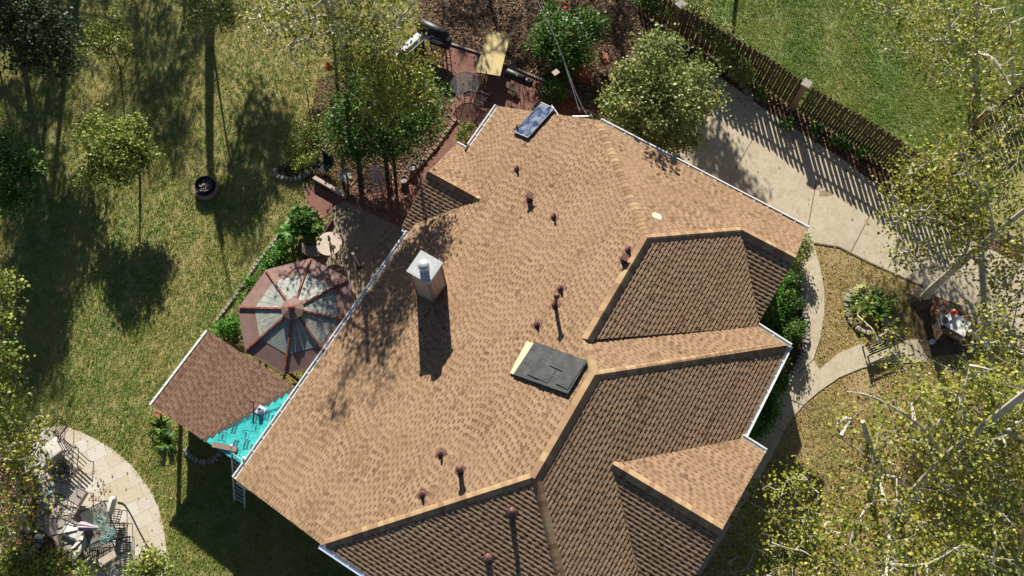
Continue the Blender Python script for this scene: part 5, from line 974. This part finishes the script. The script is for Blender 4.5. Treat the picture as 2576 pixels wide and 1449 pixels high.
uv, rg = scatter(70000, PX_GREEN, hard[:1]+hard[6:8], (1600,-40,2640,500), 2); C = Pm(uv,0); tufts('grass', uv, rg, .075, .014, .34+.45*(wave(C,1.1,2)-.5)+.2*(wave(C,4,1)-.5), spread=.06)
uv, rg = scatter(60000, PX_DRY, hard[:2]+[PX_HOUSE, PX_FRONTBED], (1700,560,2640,1500), 3); C = Pm(uv,0); k_ = wave(C,1.3,3)+.4*rg.random(len(C)) > .5; uv = uv[k_]; C = C[k_]; tufts('grass', uv, rg, .06, .015, .68+.5*(wave(C,2,1)-.5), spread=.08)
uv, rg = scatter(16000, None, hard+[PX_DRY, PX_GREEN], (-260,-120,1120,1800), 21); C = Pm(uv,0); k_ = wave(C,1.7,7)+.35*rg.random(len(C)) > .62; tufts('weeds', uv[k_], rg, .08, .035, .12+.5*rg.random(k_.sum()), spread=.07)
uv, rg = scatter(15000, PX_GREEN, hard[:1]+hard[6:8], (1600,-40,2640,500), 22); C = Pm(uv,0); k_ = wave(C,1.7,5)+.35*rg.random(len(C)) > .5; tufts('weeds', uv[k_], rg, .08, .035, .05+.4*rg.random(k_.sum()), spread=.07)
def litter(name, uv, rg, sz, z=.02, m='fallen'):
    C = Pm(uv, 0); n = len(C); C[:,2] = z+.03*rg.random(n); nr = rg.normal(size=(n,3))*.35; nr[:,2] = 1; nr /= np.linalg.norm(nr,axis=1)[:,None]; x = np.cross(nr, rg.normal(size=(n,3))); x /= np.linalg.norm(x,axis=1)[:,None]; y = np.cross(nr,x); L = sz*(.5+rg.random(n))[:,None]
    V_ = np.stack([C-x*L*.5, C+y*L*.35+nr*L*.2, C+x*L*.5, C-y*L*.35+nr*L*.15], 1); return tag(bulk(name, V_, rg.random(n), m), kind='stuff')
uv, rg = scatter(90000, PX_LITTER, [PX_DRIVE, PX_PAVER, PX_HOUSE], (1040,-60,2616,700), 5); litter('fallen_leaves', uv[:42000], rg, .10)
uv, rg = scatter(13000, PX_BEDMID, [PX_HOUSE, PX_CONC], (680,90,1150,570), 6); litter('fallen_leaves', uv, rg, .09)
uv, rg = scatter(14000, PX_DRY, [PX_DRIVE, PX_WALK, PX_HOUSE], (1700,560,2640,1500), 7); litter('fallen_leaves', uv, rg, .075)
uv, rg = scatter(60000, PX_BEDLEFT, [], (-40,1100,200,1500), 8); litter('fallen_leaves', uv[:9000], rg, .10)
uv, rg = scatter(16000, None, [PX_HOUSE, PX_ROOFS]+hard[:1], (-40,-40,1700,1500), 9); litter('fallen_leaves', uv[(rg.random(len(uv)) < .10)|((uv[:,0] > 600)&(uv[:,1] < 460)&(rg.random(len(uv)) < .5))], rg, .085, .06)
uv, rg = scatter(9000, [(140,1075),(260,1200),(320,1300),(300,1440),(120,1440),(100,1200)], [], (60,1050,420,1449), 10); litter('fallen_leaves', uv[wave(Pm(uv,0),2.2,2)+rg.normal(size=len(uv))*.22 > .78], rg, .09, .055)
uv, rg = scatter(2200, PX_PAVER, [PX_HOUSE], (800,90,1520,600), 11); litter('fallen_leaves', uv, rg, .07, .035)
uv, rg = scatter(9000, [(1780,160),(1899,205),(1992,272),(2131,353),(2330,490),(2330,560),(2215,505),(2060,405),(1960,335),(1850,255)], [PX_HOUSE], (1500,100,2600,900), 13); litter('fallen_leaves', uv, rg, .09, .05)
uv, rg = scatter(700, PX_DRIVE, [PX_HOUSE], (1500,200,2600,900), 12); litter('fallen_leaves', uv, rg, .06, .04)
